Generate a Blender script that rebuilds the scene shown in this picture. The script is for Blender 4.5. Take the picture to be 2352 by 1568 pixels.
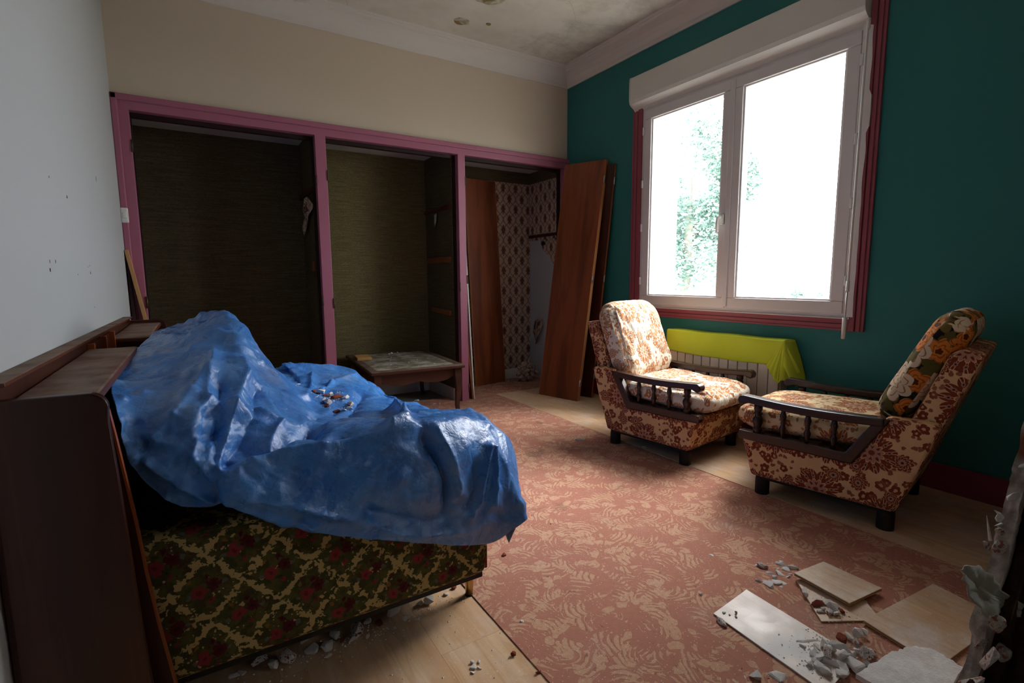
import bpy, bmesh, math, random
import numpy as np
from mathutils import Vector, Matrix, noise as mnoise

for _o in list(bpy.data.objects):
    bpy.data.objects.remove(_o, do_unlink=True)
SC = bpy.context.scene
COL = SC.collection
PI = math.pi
rnd = random.Random(7)

# ------------------------------------------------------------------ camera
_f, _yaw, _pit, _rol = 1165.748, 0.558190, -0.123742, -0.007427
_cam = bpy.data.cameras.new('camera')
_cam.sensor_width = 36.0
_cam.lens = _f / 2352 * 36
_cam.clip_start = 0.02
cam = bpy.data.objects.new('camera', _cam)
COL.objects.link(cam)
_fw = Vector((math.sin(_yaw) * math.cos(_pit), math.cos(_yaw) * math.cos(_pit), math.sin(_pit)))
_r = Vector((math.cos(_yaw), -math.sin(_yaw), 0))
_u = _r.cross(_fw)
_r2 = _r * math.cos(_rol) + _u * math.sin(_rol)
_u2 = -_r * math.sin(_rol) + _u * math.cos(_rol)
cam.matrix_world = Matrix(((_r2.x, _u2.x, -_fw.x, -2.9525), (_r2.y, _u2.y, -_fw.y, -3.7647),
                           (_r2.z, _u2.z, -_fw.z, 1.0266), (0, 0, 0, 1)))
SC.camera = cam

# ------------------------------------------------------------------ sky and exposure
world = bpy.data.worlds.new('overcast_sky')
SC.world = world
world.use_nodes = True
_bg = world.node_tree.nodes['Background']
_bg.inputs[0].default_value = (0.93, 0.97, 1.0, 1)
_bg.inputs[1].default_value = 9.0
SC.view_settings.view_transform = 'Standard'
SC.view_settings.look = 'None'
SC.view_settings.gamma = 1
SC.view_settings.use_curve_mapping = False
SC.view_settings.exposure = 0.62
_sun = bpy.data.lights.new('hazy_sun', 'SUN')
_sun.energy = 12.0
_sun.angle = math.radians(48)
_sun.color = (1.0, 0.97, 0.93)
sun = bpy.data.objects.new('hazy_sun', _sun)
COL.objects.link(sun)
sun.rotation_euler = Vector((-0.70, 0.06, -0.70)).to_track_quat('-Z', 'Y').to_euler()
_pl = bpy.data.lights.new('window_portal', 'AREA')
_pl.shape = 'RECTANGLE'
_pl.size = 1.45
_pl.size_y = 1.42
_pl.cycles.is_portal = True
pl_o = bpy.data.objects.new('window_portal', _pl)
COL.objects.link(pl_o)
pl_o.location = (0.36, -1.68, 1.52)
pl_o.rotation_euler = Vector((-1, 0, 0)).to_track_quat('-Z', 'Y').to_euler()
SC.cycles.max_bounces = 8
SC.cycles.diffuse_bounces = 6
SC.cycles.transparent_max_bounces = 8
SC.cycles.use_denoising = True
SC.cycles.caustics_reflective = False
SC.cycles.caustics_refractive = False


# ------------------------------------------------------------------ shader helpers
class E:
    """an expression on node sockets"""
    def __init__(s, n, k): s.n, s.k = n, k
    def _op(s, op, *a): return s.n.math(op, s, *a)
    def __add__(s, b): return s._op('ADD', b)
    __radd__ = __add__
    def __sub__(s, b): return s._op('SUBTRACT', b)
    def __rsub__(s, b): return s.n.math('SUBTRACT', b, s)
    def __mul__(s, b): return s._op('MULTIPLY', b)
    __rmul__ = __mul__
    def __truediv__(s, b): return s._op('DIVIDE', b)
    def __lt__(s, b): return s._op('LESS_THAN', b)
    def __gt__(s, b): return s._op('GREATER_THAN', b)
    def abs(s): return s._op('ABSOLUTE')
    def sin(s): return s._op('SINE')
    def cos(s): return s._op('COSINE')
    def max(s, b): return s._op('MAXIMUM', b)
    def min(s, b): return s._op('MINIMUM', b)
    def fract(s): return s._op('FRACT')
    def floor(s): return s._op('FLOOR')
    def pow(s, b): return s._op('POWER', b)
    def sqrt(s): return s._op('SQRT')
    def wrap(s, a, b): return s._op('WRAP', a, b)
    def step(s, a, b):
        m = s.n.node('ShaderNodeMapRange')
        m.interpolation_type = 'SMOOTHSTEP'
        s.n.set(m.inputs[0], s)
        s.n.set(m.inputs[1], a); s.n.set(m.inputs[2], b)
        return E(s.n, m.outputs[0])


class Mat:
    def __init__(s, name):
        s.m = bpy.data.materials.new(name)
        s.m.use_nodes = True
        s.t = s.m.node_tree
        s.t.nodes.clear()
        s.out = s.node('ShaderNodeOutputMaterial')
        s.p = s.node('ShaderNodeBsdfPrincipled')
        s.t.links.new(s.p.outputs[0], s.out.inputs[0])
    def node(s, t): return s.t.nodes.new(t)
    def set(s, inp, v):
        if isinstance(v, E): s.t.links.new(v.k, inp)
        elif isinstance(v, (tuple, list)): inp.default_value = tuple(v) + (1,) if len(v) == 3 and inp.type == 'RGBA' else v
        else: inp.default_value = v
    def math(s, op, *a):
        m = s.node('ShaderNodeMath'); m.operation = op
        order = [0, 1, 2]
        for i, v in zip(order, a): s.set(m.inputs[i], v)
        if op == 'WRAP': s.set(m.inputs[1], a[2]); s.set(m.inputs[2], a[1])
        return E(s, m.outputs[0])
    def atan2(s, y, x): return s.math('ARCTAN2', y, x)
    def coord(s, which='Object'):
        return E(s, s.node('ShaderNodeTexCoord').outputs[which])
    def uv(s): return s.coord('UV')
    def sep(s, v):
        m = s.node('ShaderNodeSeparateXYZ'); s.set(m.inputs[0], v)
        return [E(s, o) for o in m.outputs]
    def comb(s, x=0., y=0., z=0.):
        m = s.node('ShaderNodeCombineXYZ')
        for i, v in enumerate((x, y, z)): s.set(m.inputs[i], v)
        return E(s, m.outputs[0])
    def vm(s, op, a, b=None):
        m = s.node('ShaderNodeVectorMath'); m.operation = op
        s.set(m.inputs[0], a)
        if b is not None:
            if op == 'SCALE': s.set(m.inputs[3], b)
            else: s.set(m.inputs[1], b)
        return E(s, m.outputs['Value'] if op in ('LENGTH', 'DOT_PRODUCT') else m.outputs[0])
    def noise(s, v, scale=5., detail=2., rough=.5, dist=0., color=False):
        m = s.node('ShaderNodeTexNoise')
        s.set(m.inputs['Vector'], v)
        m.inputs['Scale'].default_value = scale; m.inputs['Detail'].default_value = detail
        m.inputs['Roughness'].default_value = rough; m.inputs['Distortion'].default_value = dist
        return E(s, m.outputs['Color' if color else 'Fac'])
    def warp(s, v, scale, amt, detail=1.):
        c = s.noise(v, scale, detail, color=True)
        return s.vm('ADD', v, s.vm('SCALE', s.vm('SUBTRACT', c, (.5, .5, .5)), amt))
    def voronoi(s, v, scale, rand=1., feature='F1', dim='3D'):
        m = s.node('ShaderNodeTexVoronoi')
        m.voronoi_dimensions = dim; m.feature = feature
        s.set(m.inputs['Vector'], v)
        m.inputs['Scale'].default_value = scale; m.inputs['Randomness'].default_value = rand
        return m
    def mix(s, f, a, b):
        m = s.node('ShaderNodeMix'); m.data_type = 'RGBA'
        s.set(m.inputs[0], f); s.set(m.inputs[6], a); s.set(m.inputs[7], b)
        return E(s, m.outputs[2])
    def ramp(s, f, stops):
        m = s.node('ShaderNodeValToRGB'); e = m.color_ramp.elements
        s.set(m.inputs[0], f)
        while len(e) < len(stops): e.new(.5)
        for q, (p, c) in zip(e, stops): q.position = p; q.color = tuple(c) + (1,)
        return E(s, m.outputs[0])
    def rand(s): return E(s, s.node('ShaderNodeObjectInfo').outputs['Random'])
    def bump(s, h, strength=.3, dist=.01):
        m = s.node('ShaderNodeBump')
        m.inputs['Strength'].default_value = strength; m.inputs['Distance'].default_value = dist
        s.set(m.inputs['Height'], h)
        s.t.links.new(m.outputs[0], s.p.inputs['Normal'])
    def fin(s, color, rough=.6, spec=.4, metal=0.):
        s.set(s.p.inputs['Base Color'], color)
        s.set(s.p.inputs['Roughness'], rough)
        s.p.inputs['Specular IOR Level'].default_value = spec
        s.p.inputs['Metallic'].default_value = metal
        return s.m


def srgb(r, g, b):
    return tuple(((c / 255) / 12.92 if c / 255 <= .04045 else ((c / 255 + .055) / 1.055) ** 2.4) for c in (r, g, b))


M = {}


def m_paint(name, col, rough=.6, mott=.06, bs=60, bstr=.08, dust=0):
    n = Mat(name); c = n.coord()
    a = n.noise(c, 1.7, 4, .6); b = n.noise(c, bs, 3)
    f = (a - .5) * mott * 4 + (b - .5) * mott
    base = n.mix((f + .5).step(0, 1), tuple(x * (1 - mott * 2) for x in col), tuple(min(1, x * (1 + mott * 2)) for x in col))
    n.bump(b, bstr, .003)
    return n.fin(base, rough, .3)


def m_wood(name, c1, c2, c3=None, axis='Z', rough=.4, scale=1., spec=.4, dust=0., coord='Object'):
    """long-grained wood, grain along axis"""
    n = Mat(name); c = n.coord(coord)
    off = n.rand() * 37.
    c = n.vm('ADD', c, n.comb(off, off * .7, off * .3))
    st = {'X': (.12, 1, 1), 'Y': (1, .12, 1), 'Z': (1, 1, .12)}[axis]
    v = n.vm('MULTIPLY', c, st)
    v = n.warp(v, 2.2 * scale, .16)
    big = n.noise(v, 7 * scale, 3, .6, .4)
    fine = n.noise(n.vm('MULTIPLY', v, {'X': (.3, 1, 1), 'Y': (1, .3, 1), 'Z': (1, 1, .3)}[axis]), 150 * scale, 3, .6)
    rings = ((big * 14.).sin() * .5 + .5)
    f = big * .5 + rings * .22 + fine * .35
    col = n.ramp(f, [(.25, c1), (.55, c3 or tuple((a + b) / 2 for a, b in zip(c1, c2))), (.8, c2)])
    if dust:
        nz = n.noise(n.coord('Object'), 9, 5, .65)
        nn = n.sep(E(n, n.node('ShaderNodeNewGeometry').outputs['Normal']))[2]
        col = n.mix(nn.step(.5, .9) * (nz.step(.2, .75) * dust), col, srgb(170, 155, 140))
        n.bump(fine, .08, .002)
        return n.fin(col, n.math('ADD', nn.step(.5, .9) * .35, rough), spec)
    n.bump(fine, .08, .002)
    return n.fin(col, rough, spec)


def flower_layer(n, uv, scale, R, petals, rnd_=.75, seed=0.):
    """daisy-like heads on a jittered grid: returns (mask, r/R, angle, cell)"""
    v = n.vm('ADD', uv, (seed, seed * .37, 0))
    vo = n.voronoi(v, scale, rnd_, dim='2D')
    d = n.vm('SUBTRACT', v, E(n, vo.outputs['Position']))
    x, y, _ = n.sep(d)
    cell = n.sep(E(n, vo.outputs['Color']))
    ang = n.atan2(y, x) + cell[0] * 6.28
    r = (x * x + y * y).sqrt()
    edge = (ang * (petals / 2.)).cos().abs().pow(.6) * .34 + .66
    rr = r / (edge * (cell[1] * .35 + .75) * R)
    return rr < 1., rr, ang, cell


def m_tapestry(name, ground, rust, rose, dark, wrinkle=0., dens=.35):
    """floral upholstery: big flower heads, small heads and sprigs on a pale ground"""
    n = Mat(name); uv0 = n.uv()
    uv = n.warp(uv0, 22, .010)
    col = n.mix(n.noise(uv0, 14, 3).step(.3, .8), ground, tuple(g * .88 for g in ground))
    # fine sprigs and little leaves
    w2 = n.warp(uv0, 40, .016)
    m, r, a, c = flower_layer(n, w2, 34, .0095, 3, 1., 3.1)
    col = n.mix(m * (c[2] > dens) * .85, col, rust)
    m, r, a, c = flower_layer(n, w2, 19, .020, 5, .9, 1.7)
    col = n.mix(m * (c[2] > dens) * (1. - (r < .3) * .8), col, rust)
    # dotted net patches
    net = ((n.sep(uv0)[0] * 900.).sin() * (n.sep(uv0)[1] * 900.).sin()).abs() < .25
    col = n.mix(net * n.noise(uv0, 11, 1).step(.6, .64) * .55, col, rose)
    # medium flower
    m, r, a, c = flower_layer(n, uv, 10.5, .037, 11, .8, 7.3)
    inner = n.mix((r * 3.2 + (a * 11.).sin() * .12).fract() < .22, rust, ground)
    inner = n.mix(r < .38, inner, rose)
    inner = n.mix(r < .16, inner, dark)
    col = n.mix(m * (c[2] > dens * .8), col, inner)
    # big flower with ring of petals round a pale rose
    m, r, a, c = flower_layer(n, uv, 4.6, .092, 12, .55, .45)
    pet = (a * 6.).cos().abs()
    f = n.mix((pet - .92).abs() < .035, rust, ground)
    f = n.mix(((r - .72).abs() + (1. - pet) * .35) < .11, f, tuple(x * .9 for x in rose))
    f = n.mix(((r - .70).abs() + (1. - pet) * .6) < .045, f, dark)
    f = n.mix(r < .50, f, rose)
    f = n.mix(((r - .34).abs() + (1. - (a * 4.).cos().abs()) * .25) < .09, f, rust)
    f = n.mix(((r - .34).abs() + (1. - (a * 4.).cos().abs()) * .4) < .03, f, dark)
    f = n.mix(r < .14, f, rust)
    f = n.mix(((r - .52).abs()) < .02, f, ground)
    f = n.mix(m * (c[2] > .12), col, f)
    h = n.noise(uv0, 400, 2)
    if wrinkle:
        x, y, _ = n.sep(uv0)
        pl = n.noise(n.comb(x * 60., y * 7., 0.), 1., 3, .6)
        n.bump(h * .1 + pl * wrinkle, .8, .012)
    else:
        n.bump(h, .25, .002)
    return n.fin(f, .9, .15)


def m_bouquets():
    """divan cloth: gold ground, moss leaves on a diamond lattice, red flowers"""
    n = Mat('divan_velour'); uv0 = n.uv()
    T = .150
    v = n.vm('SCALE', uv0, 1 / T)
    w = n.warp(n.warp(v, 5., .10, 1.), 15., .085, 1.)
    x, y, _ = n.sep(w)
    y = y * .92
    gold, moss, moss2 = (.42, .31, .13), (.042, .046, .014), (.080, .078, .020)
    red, deep, blue = (.22, .028, .032), (.075, .008, .014), (.10, .10, .085)

    def blob(cx, cy, r, pet=0, ph=0., sx=1., sy=1.):
        out = None
        for ox, oy in ((0., 0.), (.5, .5)):
            dx = (x - (cx + ox)).wrap(-.5, .5) * (1 / sx)
            dy = (y - (cy + oy)).wrap(-.5, .5) * (1 / sy)
            d = (dx * dx + dy * dy).sqrt()
            if pet: d = d / ((n.atan2(dy, dx) * (pet / 2.) + ph).cos().abs() * .3 + .72)
            out = d if out is None else out.min(d)
        return out / r
    l1 = (x + y - .5).wrap(-.5, .5).abs(); l2 = (x - y - .5).wrap(-.5, .5).abs()
    jag = (n.noise(v, 10., 2, .6) - .5) * .55
    leaves = (l1.min(l2) - jag) * 9. + .62
    leaves = 2.1 - leaves                               # > 1 on the gold lattice
    speck = n.noise(n.vm('ADD', v, (3., 1., 0)), 7., 2, .6) > .64
    gm = ((leaves > 1.) + speck).min(1.)
    col = n.mix(gm, n.mix(n.noise(w, 5, 2).step(.4, .6), moss, moss2), gold)
    veins = (n.noise(w, 6, 1, .5, 1.) - .5).abs() < .02
    col = n.mix(veins * (1. - gm) * .6, col, deep)
    for cx, cy, r, pet, c in ((-.10, -.02, .105, 5, red), (.10, .05, .105, 7, deep), (.02, .19, .045, 4, deep), (.05, -.17, .05, 5, red),
                              (.02, -.12, .05, 4, moss)):
        b = blob(cx, cy, r, pet, .3)
        col = n.mix(b < 1., col, n.mix(b < .35, c, tuple(k * .55 for k in c)))
    for cx, cy, c in ((.235, .05, blue), (-.24, -.06, blue), (-.2, .16, (.2, .1, .02))):
        col = n.mix(blob(cx, cy, .034) < 1., col, c)
    n.bump(n.noise(uv0, 500, 2) - gm * .6, .3, .003)
    return n.fin(col, .85, .2)


def m_bigblooms():
    n = Mat('dark_flower_print'); uv0 = n.uv(); uv = n.warp(uv0, 20, .022, 2.)
    col = n.mix(n.noise(uv, 30, 2).step(.5, .58), (.012, .012, .008), (.06, .055, .02))
    m, r, a, c = flower_layer(n, uv, 14., .036, 4, .9, 2.)
    col = n.mix(m, col, n.mix(c[2] > .5, (.10, .085, .02), (.16, .11, .03)))
    m, r, a, c = flower_layer(n, uv, 9.5, .052, 5, .7, 5.)
    oc = n.mix((r * 2.4 + (a * 5.).sin() * .15).fract() < .25, (.60, .20, .03), (.33, .08, .01))
    oc = n.mix(r < .25, oc, (.10, .02, .005))
    col = n.mix(m, col, oc)
    m, r, a, c = flower_layer(n, uv, 6.6, .088, 7, .6, .6)
    wc = n.mix((r * 3. + (a * 7.).sin() * .18).fract() < .18, (.66, .55, .40), (.40, .18, .07))
    wc = n.mix(r < .18, wc, (.35, .12, .03))
    col = n.mix(m * (c[2] > .3), col, wc)
    n.bump(n.noise(uv0, 300, 2), .2, .002)
    return n.fin(col, .85, .2)


def m_carpet():
    n = Mat('scroll_carpet'); c = n.coord()
    x, y, _ = n.sep(c)
    v = n.comb(x, y, 0.)
    w = n.warp(n.warp(v, 5.5, .06, 1.), 18., .020, 1.)
    vo = n.voronoi(w, 11., 1., dim='2D')
    d = n.vm('SUBTRACT', w, E(n, vo.outputs['Position']))
    dx, dy, _ = n.sep(d)
    cc = n.sep(E(n, vo.outputs['Color']))
    t = cc[0] * 6.28
    ox = t.cos() * .045; oy = t.sin() * .045
    r = ((dx - ox) * (dx - ox) + (dy - oy) * (dy - oy)).sqrt()
    th = n.atan2(dy - oy, dx - ox)
    spiral = (r * 56. + th * .159 + cc[1]).fract()
    fan = ((th + t) * 1.5).cos()
    vo2 = n.voronoi(n.warp(n.vm('ADD', w, (3.3, 1.7, 0)), 24., .035, 1.), 18., 1., dim='2D')
    d2 = E(n, vo2.outputs['Distance']) * 1.
    big = n.noise(v, 6.5, 2, .5)
    area = n.noise(v, 13, 2, .6, .8)
    wid = area.step(.36, .62)
    leaf = (spiral > (1. - wid * .75)) * (fan > -.35)
    leaf = leaf.max((d2 < .34) * (big > .52))
    line = ((spiral - (1. - wid * .75)).abs() < .07) * (area > .42) * (fan > -.35)
    tan, terra, dk = srgb(208, 166, 138), srgb(180, 125, 107), srgb(132, 82, 70)
    base = n.mix(n.noise(v, 60, 3, .7).step(.35, .7), terra, srgb(188, 130, 110))
    col = n.mix(leaf, base, n.mix(n.noise(v, 90, 2).step(.3, .8), tan, srgb(196, 150, 124)))
    col = n.mix(line * n.noise(v, 45, 2).step(.4, .6) * .6, col, dk)
    col = n.mix(n.noise(v, 420, 2, .8).step(.45, .75) * .45, col, dk)
    # worn, dusty and stained places
    col = n.mix(n.noise(v, 2.3, 6, .7).step(.52, .75) * .35, col, srgb(205, 180, 165))
    st = n.noise(n.vm('ADD', v, (5., 2., 0)), 3.1, 4, .6).step(.63, .72)
    col = n.mix(st * .5, col, srgb(110, 85, 70))
    dots = n.voronoi(v, 90., 1., dim='2D')
    col = n.mix((E(n, dots.outputs['Distance']) * 1. < .10) * (n.sep(E(n, dots.outputs['Color']))[0] > .80), col, srgb(225, 215, 210))
    n.bump(n.noise(v, 380, 3, .7) + leaf * .3, .5, .004)
    return n.fin(col, .95, .08)


def m_laminate(name='beech_laminate', dusty=.35, c1=srgb(226, 190, 150), c2=srgb(205, 160, 120), axis='Y'):
    """three-strip beech plank, strips run along the plank"""
    n = Mat(name); c = n.coord(); off = n.rand() * 21.
    x, y, _ = n.sep(c)
    if axis == 'X': x, y = y, x
    row = (x * (1 / .065) + .5).floor()
    yy = y + (row * 1.713 + off).sin() * 3.
    k = (yy * 2.6).floor()
    tone = ((row * 12.9898 + k * 78.233 + off).sin() * 43758.5).fract()
    v = n.comb(x * 1., yy * .13 + k * 3., row + off)
    g = n.noise(n.warp(v, 5, .05), 30, 3, .6, .5)
    col = n.mix(g.step(.25, .75), c1, c2)
    col = n.mix(tone * .35, col, tuple(q * .82 for q in c2))
    fig = ((n.noise(v, 9, 2, .5, .6) * 30.).sin() > .93)
    col = n.mix(fig * .25, col, tuple(q * .7 for q in c2))
    wo = E(n, n.node('ShaderNodeNewGeometry').outputs['Position'])
    dn = n.noise(wo, 6, 6, .7)
    col = n.mix(dn.step(.42, .68) * dusty, col, srgb(222, 216, 212))
    col = n.mix((n.noise(wo, 160, 2) > .70) * .6, col, srgb(225, 220, 215))
    return n.fin(col, dn.step(.3, .7) * .3 + .32, .4)


def m_tarp():
    n = Mat('blue_tarpaulin'); uv = n.uv(); c = n.coord()
    x, y, _ = n.sep(uv)
    weave = ((x * 1900.).sin() * (y * 1900.).sin())
    big = n.noise(c, 3.2, 5, .62)
    col = n.mix(n.noise(c, 11, 4, .6).step(.3, .8), srgb(50, 112, 190), srgb(82, 144, 214))
    col = n.mix(big.step(.50, .74) * .42, col, srgb(142, 150, 164))
    lines = ((x * 7.2).fract() < .01).max((y * 7.2).fract() < .01)
    col = n.mix(lines * .45, col, srgb(22, 62, 130))
    # fine crumple: flat facets between sharp creases
    k = 0.
    for s, a in ((16., 1.), (34., .6), (70., .3)):
        vo = n.voronoi(n.warp(c, s * .5, .03), s, 1., 'F1')
        vo2 = n.voronoi(n.warp(c, s * .5, .03), s, 1., 'F2')
        dd = E(n, vo2.outputs['Distance']) - E(n, vo.outputs['Distance'])
        k = dd.min(.35) * a + k
    r = (n.noise(c, 22, 2, .5, .3) - .5).abs()
    n.bump(k * .5 - r * .6 + weave * .02, .6, .009)
    return n.fin(col, n.noise(c, 25, 3).step(.3, .8) * .14 + .25, .65)


def m_wallpaper():
    n = Mat('damask_wallpaper'); uv = n.uv()
    x, y, _ = n.sep(n.warp(uv, 60, .006))
    T1, T2 = .145, .20
    u = x * (1 / T1); v = y * (1 / T2)
    # ogee lattice
    wave = (v * 6.283).cos() * .25
    l1 = ((u - wave + .25).wrap(-.5, .5).abs() - .0).abs()
    l2 = ((u + wave + .25 + .0).wrap(-.5, .5).abs())
    l3 = ((u - wave - .25).wrap(-.5, .5).abs()); l4 = ((u + wave - .25).wrap(-.5, .5).abs())
    lat = l1.min(l2).min(l3).min(l4)
    leafy = n.noise(n.comb(u * 5., v * 7., 0.), 1., 2) * .07
    grey = (lat < (leafy + .012))
    brown = None
    for ox, oy in ((0., 0.), (.5, .5)):
        for cx, cy, r, sx in ((0, .06, .15, 1.), (0, -.1, .11, 1.1), (.11, 0., .08, 1.), (-.11, 0., .08, 1.), (0, .2, .07, .8), (0, -.22, .06, .7)):
            dx = (u - (cx + ox)).wrap(-.5, .5) * (1 / sx); dy = (v - (cy + oy)).wrap(-.5, .5) * 1.35
            d = (dx * dx + dy * dy).sqrt() / r
            d = d / ((n.atan2(dy, dx) * 3.).cos().abs() * .4 + .7)
            brown = d if brown is None else brown.min(d)
    col = n.mix(grey * .8, srgb(196, 172, 152), srgb(120, 105, 98))
    bm = (brown < 1.) * (1. - ((brown * 3.).fract() < .2) * .6)
    col = n.mix(bm, col, srgb(98, 66, 56))
    return n.fin(col, .8, .2)


def m_grass(name, c1, c2):
    n = Mat(name); c = n.coord()
    x, y, z = n.sep(c)
    v = n.comb(x * 6., y * 6., z * 210.)
    a = n.noise(v, 1., 3, .6)
    b = n.noise(n.comb(x * 90., y * 90., z * 330.), 1., 2)
    col = n.mix((a * .6 + b * .5).step(.35, .72), c1, c2)
    n.bump(a + b, .35, .002)
    return n.fin(col, .8, .15)


def m_plaster(name, c1, c2, brick=None, sc=30):
    n = Mat(name); c = n.coord()
    c = n.vm('ADD', c, n.comb(n.rand() * 9., 0., 0.))
    a = n.noise(c, sc, 5, .65)
    col = n.mix(a.step(.3, .7), c1, c2)
    if brick: col = n.mix(n.noise(c, sc * .4, 1).step(.56, .62), col, brick)
    n.bump(a + n.noise(c, sc * 8, 2) * .3, .5, .006)
    return n.fin(col, .95, .1)


# ------------------------------------------------------------------ mesh helpers
class B:
    """collects faces; build() links them as ONE mesh object"""
    def __init__(s): s.v, s.f, s.sm = [], [], []
    def add(s, vs, fs, smooth=False):
        o = len(s.v); s.v += [tuple(p) for p in vs]
        for f in fs: s.f.append(tuple(i + o for i in f)); s.sm.append(smooth)
        return s
    def box(s, x0, x1, y0, y1, z0, z1):
        vs = [(x, y, z) for z in (z0, z1) for y in (y0, y1) for x in (x0, x1)]
        return s.add(vs, [(0, 2, 3, 1), (4, 5, 7, 6), (0, 1, 5, 4), (2, 6, 7, 3), (0, 4, 6, 2), (1, 3, 7, 5)])
    def prism(s, poly, axis, a0, a1, smooth=False):
        """poly: 2D points on the two other axes (in x,y,z order)"""
        n = len(poly)
        def P(p, a):
            q = list(p); q.insert(axis, a); return q
        vs = [P(p, a0) for p in poly] + [P(p, a1) for p in poly]
        area = sum(poly[i][0] * poly[(i + 1) % n][1] - poly[(i + 1) % n][0] * poly[i][1] for i in range(n))
        fl = (area > 0) == (axis != 1)
        fs = [tuple(range(n)), tuple(range(2 * n - 1, n - 1, -1))] + [((i + 1) % n, i, n + i, n + (i + 1) % n) for i in range(n)]
        if fl: fs[0] = fs[0][::-1]; fs[1] = fs[1][::-1]; fs[2:] = [q[::-1] for q in fs[2:]]
        return s.add(vs, fs, smooth)
    def lathe(s, prof, c=(0, 0, 0), n=16, axis=2, smooth=True):
        vs = []; m = len(prof)
        for r, h in prof:
            for k in range(n):
                a = 2 * PI * k / n
                p = [r * math.cos(a), r * math.sin(a)]; p.insert(axis, h)
                vs.append([p[i] + c[i] for i in range(3)])
        fs = [(j * n + k, j * n + (k + 1) % n, (j + 1) * n + (k + 1) % n, (j + 1) * n + k) for j in range(m - 1) for k in range(n)]
        if axis == 1: fs = [f[::-1] for f in fs]
        s.add(vs, fs, smooth)
        o = len(s.v) - len(vs)
        c0 = tuple(o + k for k in range(n)); c1 = tuple(o + (m - 1) * n + k for k in range(n))
        s.f.append(c0[::-1] if axis != 1 else c0); s.f.append(c1 if axis != 1 else c1[::-1]); s.sm += [False, False]
        return s
    def tube(s, pts, r, n=8, smooth=True, flat=1.):
        pts = [Vector(p) for p in pts]; rs = r if isinstance(r, (list, tuple)) else [r] * len(pts)
        vs = []; prev = None
        for i, p in enumerate(pts):
            t = (pts[min(i + 1, len(pts) - 1)] - pts[max(i - 1, 0)]).normalized()
            u = t.orthogonal() if prev is None else (prev - t * prev.dot(t))
            u.normalize(); prev = u; w = t.cross(u)
            for k in range(n):
                a = 2 * PI * k / n
                vs.append(p + u * math.cos(a) * rs[i] + w * math.sin(a) * rs[i] * flat)
        m = len(pts)
        fs = [(j * n + k, j * n + (k + 1) % n, (j + 1) * n + (k + 1) % n, (j + 1) * n + k) for j in range(m - 1) for k in range(n)]
        s.add(vs, fs, smooth); o = len(s.v) - len(vs)
        s.f.append(tuple(o + k for k in range(n))[::-1]); s.f.append(tuple(o + (m - 1) * n + k for k in range(n))); s.sm += [False, False]
        return s
    def slab(s, quad, th):
        """quad of 4+ points (counter-clockwise from the front), thickened backwards"""
        q = [Vector(p) for p in quad]; nrm = (q[1] - q[0]).cross(q[2] - q[0]).normalized(); n = len(q)
        vs = q + [p - nrm * th for p in q]
        fs = [tuple(range(n)), tuple(range(2 * n - 1, n - 1, -1))] + [((i + 1) % n, i, n + i, n + (i + 1) % n) for i in range(n)]
        return s.add(vs, fs)
    def grid(s, fn, nu, nv, smooth=True):
        vs = [fn(i / nu, j / nv) for i in range(nu + 1) for j in range(nv + 1)]
        fs = [(i * (nv + 1) + j, (i + 1) * (nv + 1) + j, (i + 1) * (nv + 1) + j + 1, i * (nv + 1) + j + 1) for i in range(nu) for j in range(nv)]
        return s.add(vs, fs, smooth)
    def build(s, name, mat, parent=None, origin=None, bevel=0, uv=False, seg=2, solid=0, sub=0):
        v = s.v
        if parent is None and origin is None:
            a = np.array(v); origin = ((a[:, 0].min() + a[:, 0].max()) / 2, (a[:, 1].min() + a[:, 1].max()) / 2, a[:, 2].min())
        if origin is not None: v = [(p[0] - origin[0], p[1] - origin[1], p[2] - origin[2]) for p in v]
        me = bpy.data.meshes.new(name); me.from_pydata(v, [], s.f); me.update()
        me.polygons.foreach_set('use_smooth', s.sm)
        if uv: boxuv(me)
        me.materials.append(M[mat] if isinstance(mat, str) else mat)
        o = bpy.data.objects.new(name, me); COL.objects.link(o)
        if origin is not None: o.location = origin
        if parent: o.parent = parent
        if solid:
            m = o.modifiers.new('solid', 'SOLIDIFY'); m.thickness = solid; m.offset = -1
        if bevel:
            m = o.modifiers.new('bevel', 'BEVEL'); m.width = bevel; m.segments = seg; m.limit_method = 'ANGLE'; m.angle_limit = .6
        if sub:
            m = o.modifiers.new('sub', 'SUBSURF'); m.levels = m.render_levels = sub
        return o


def boxuv(me, s=1.):
    uvl = me.uv_layers.new(name='uv').data
    for p in me.polygons:
        n = p.normal; ax = max(range(3), key=lambda i: abs(n[i]))
        for li in p.loop_indices:
            c = me.vertices[me.loops[li].vertex_index].co
            uvl[li].uv = ((c.y, c.z), (c.x, c.z), (c.x, c.y))[ax]


def tag(o, label=None, cat=None, group=None, kind=None):
    if label: o['label'] = label
    if cat: o['category'] = cat
    if group: o['group'] = group
    if kind: o['kind'] = kind
    return o


def thing(name, label, cat, loc=(0, 0, 0), rotz=0., group=None):
    o = bpy.data.objects.new(name, None); COL.objects.link(o)
    o.location = loc; o.rotation_euler = (0, 0, rotz); o.empty_display_size = .1
    return tag(o, label, cat, group)


def struct(name, b, mat, parent=None, **k):
    o = b.build(name, mat, parent, **k)
    if parent is None: o['kind'] = 'structure'
    return o


def rod(s, p, q, r, n=8): return s.tube([p, q], r, n)


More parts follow.
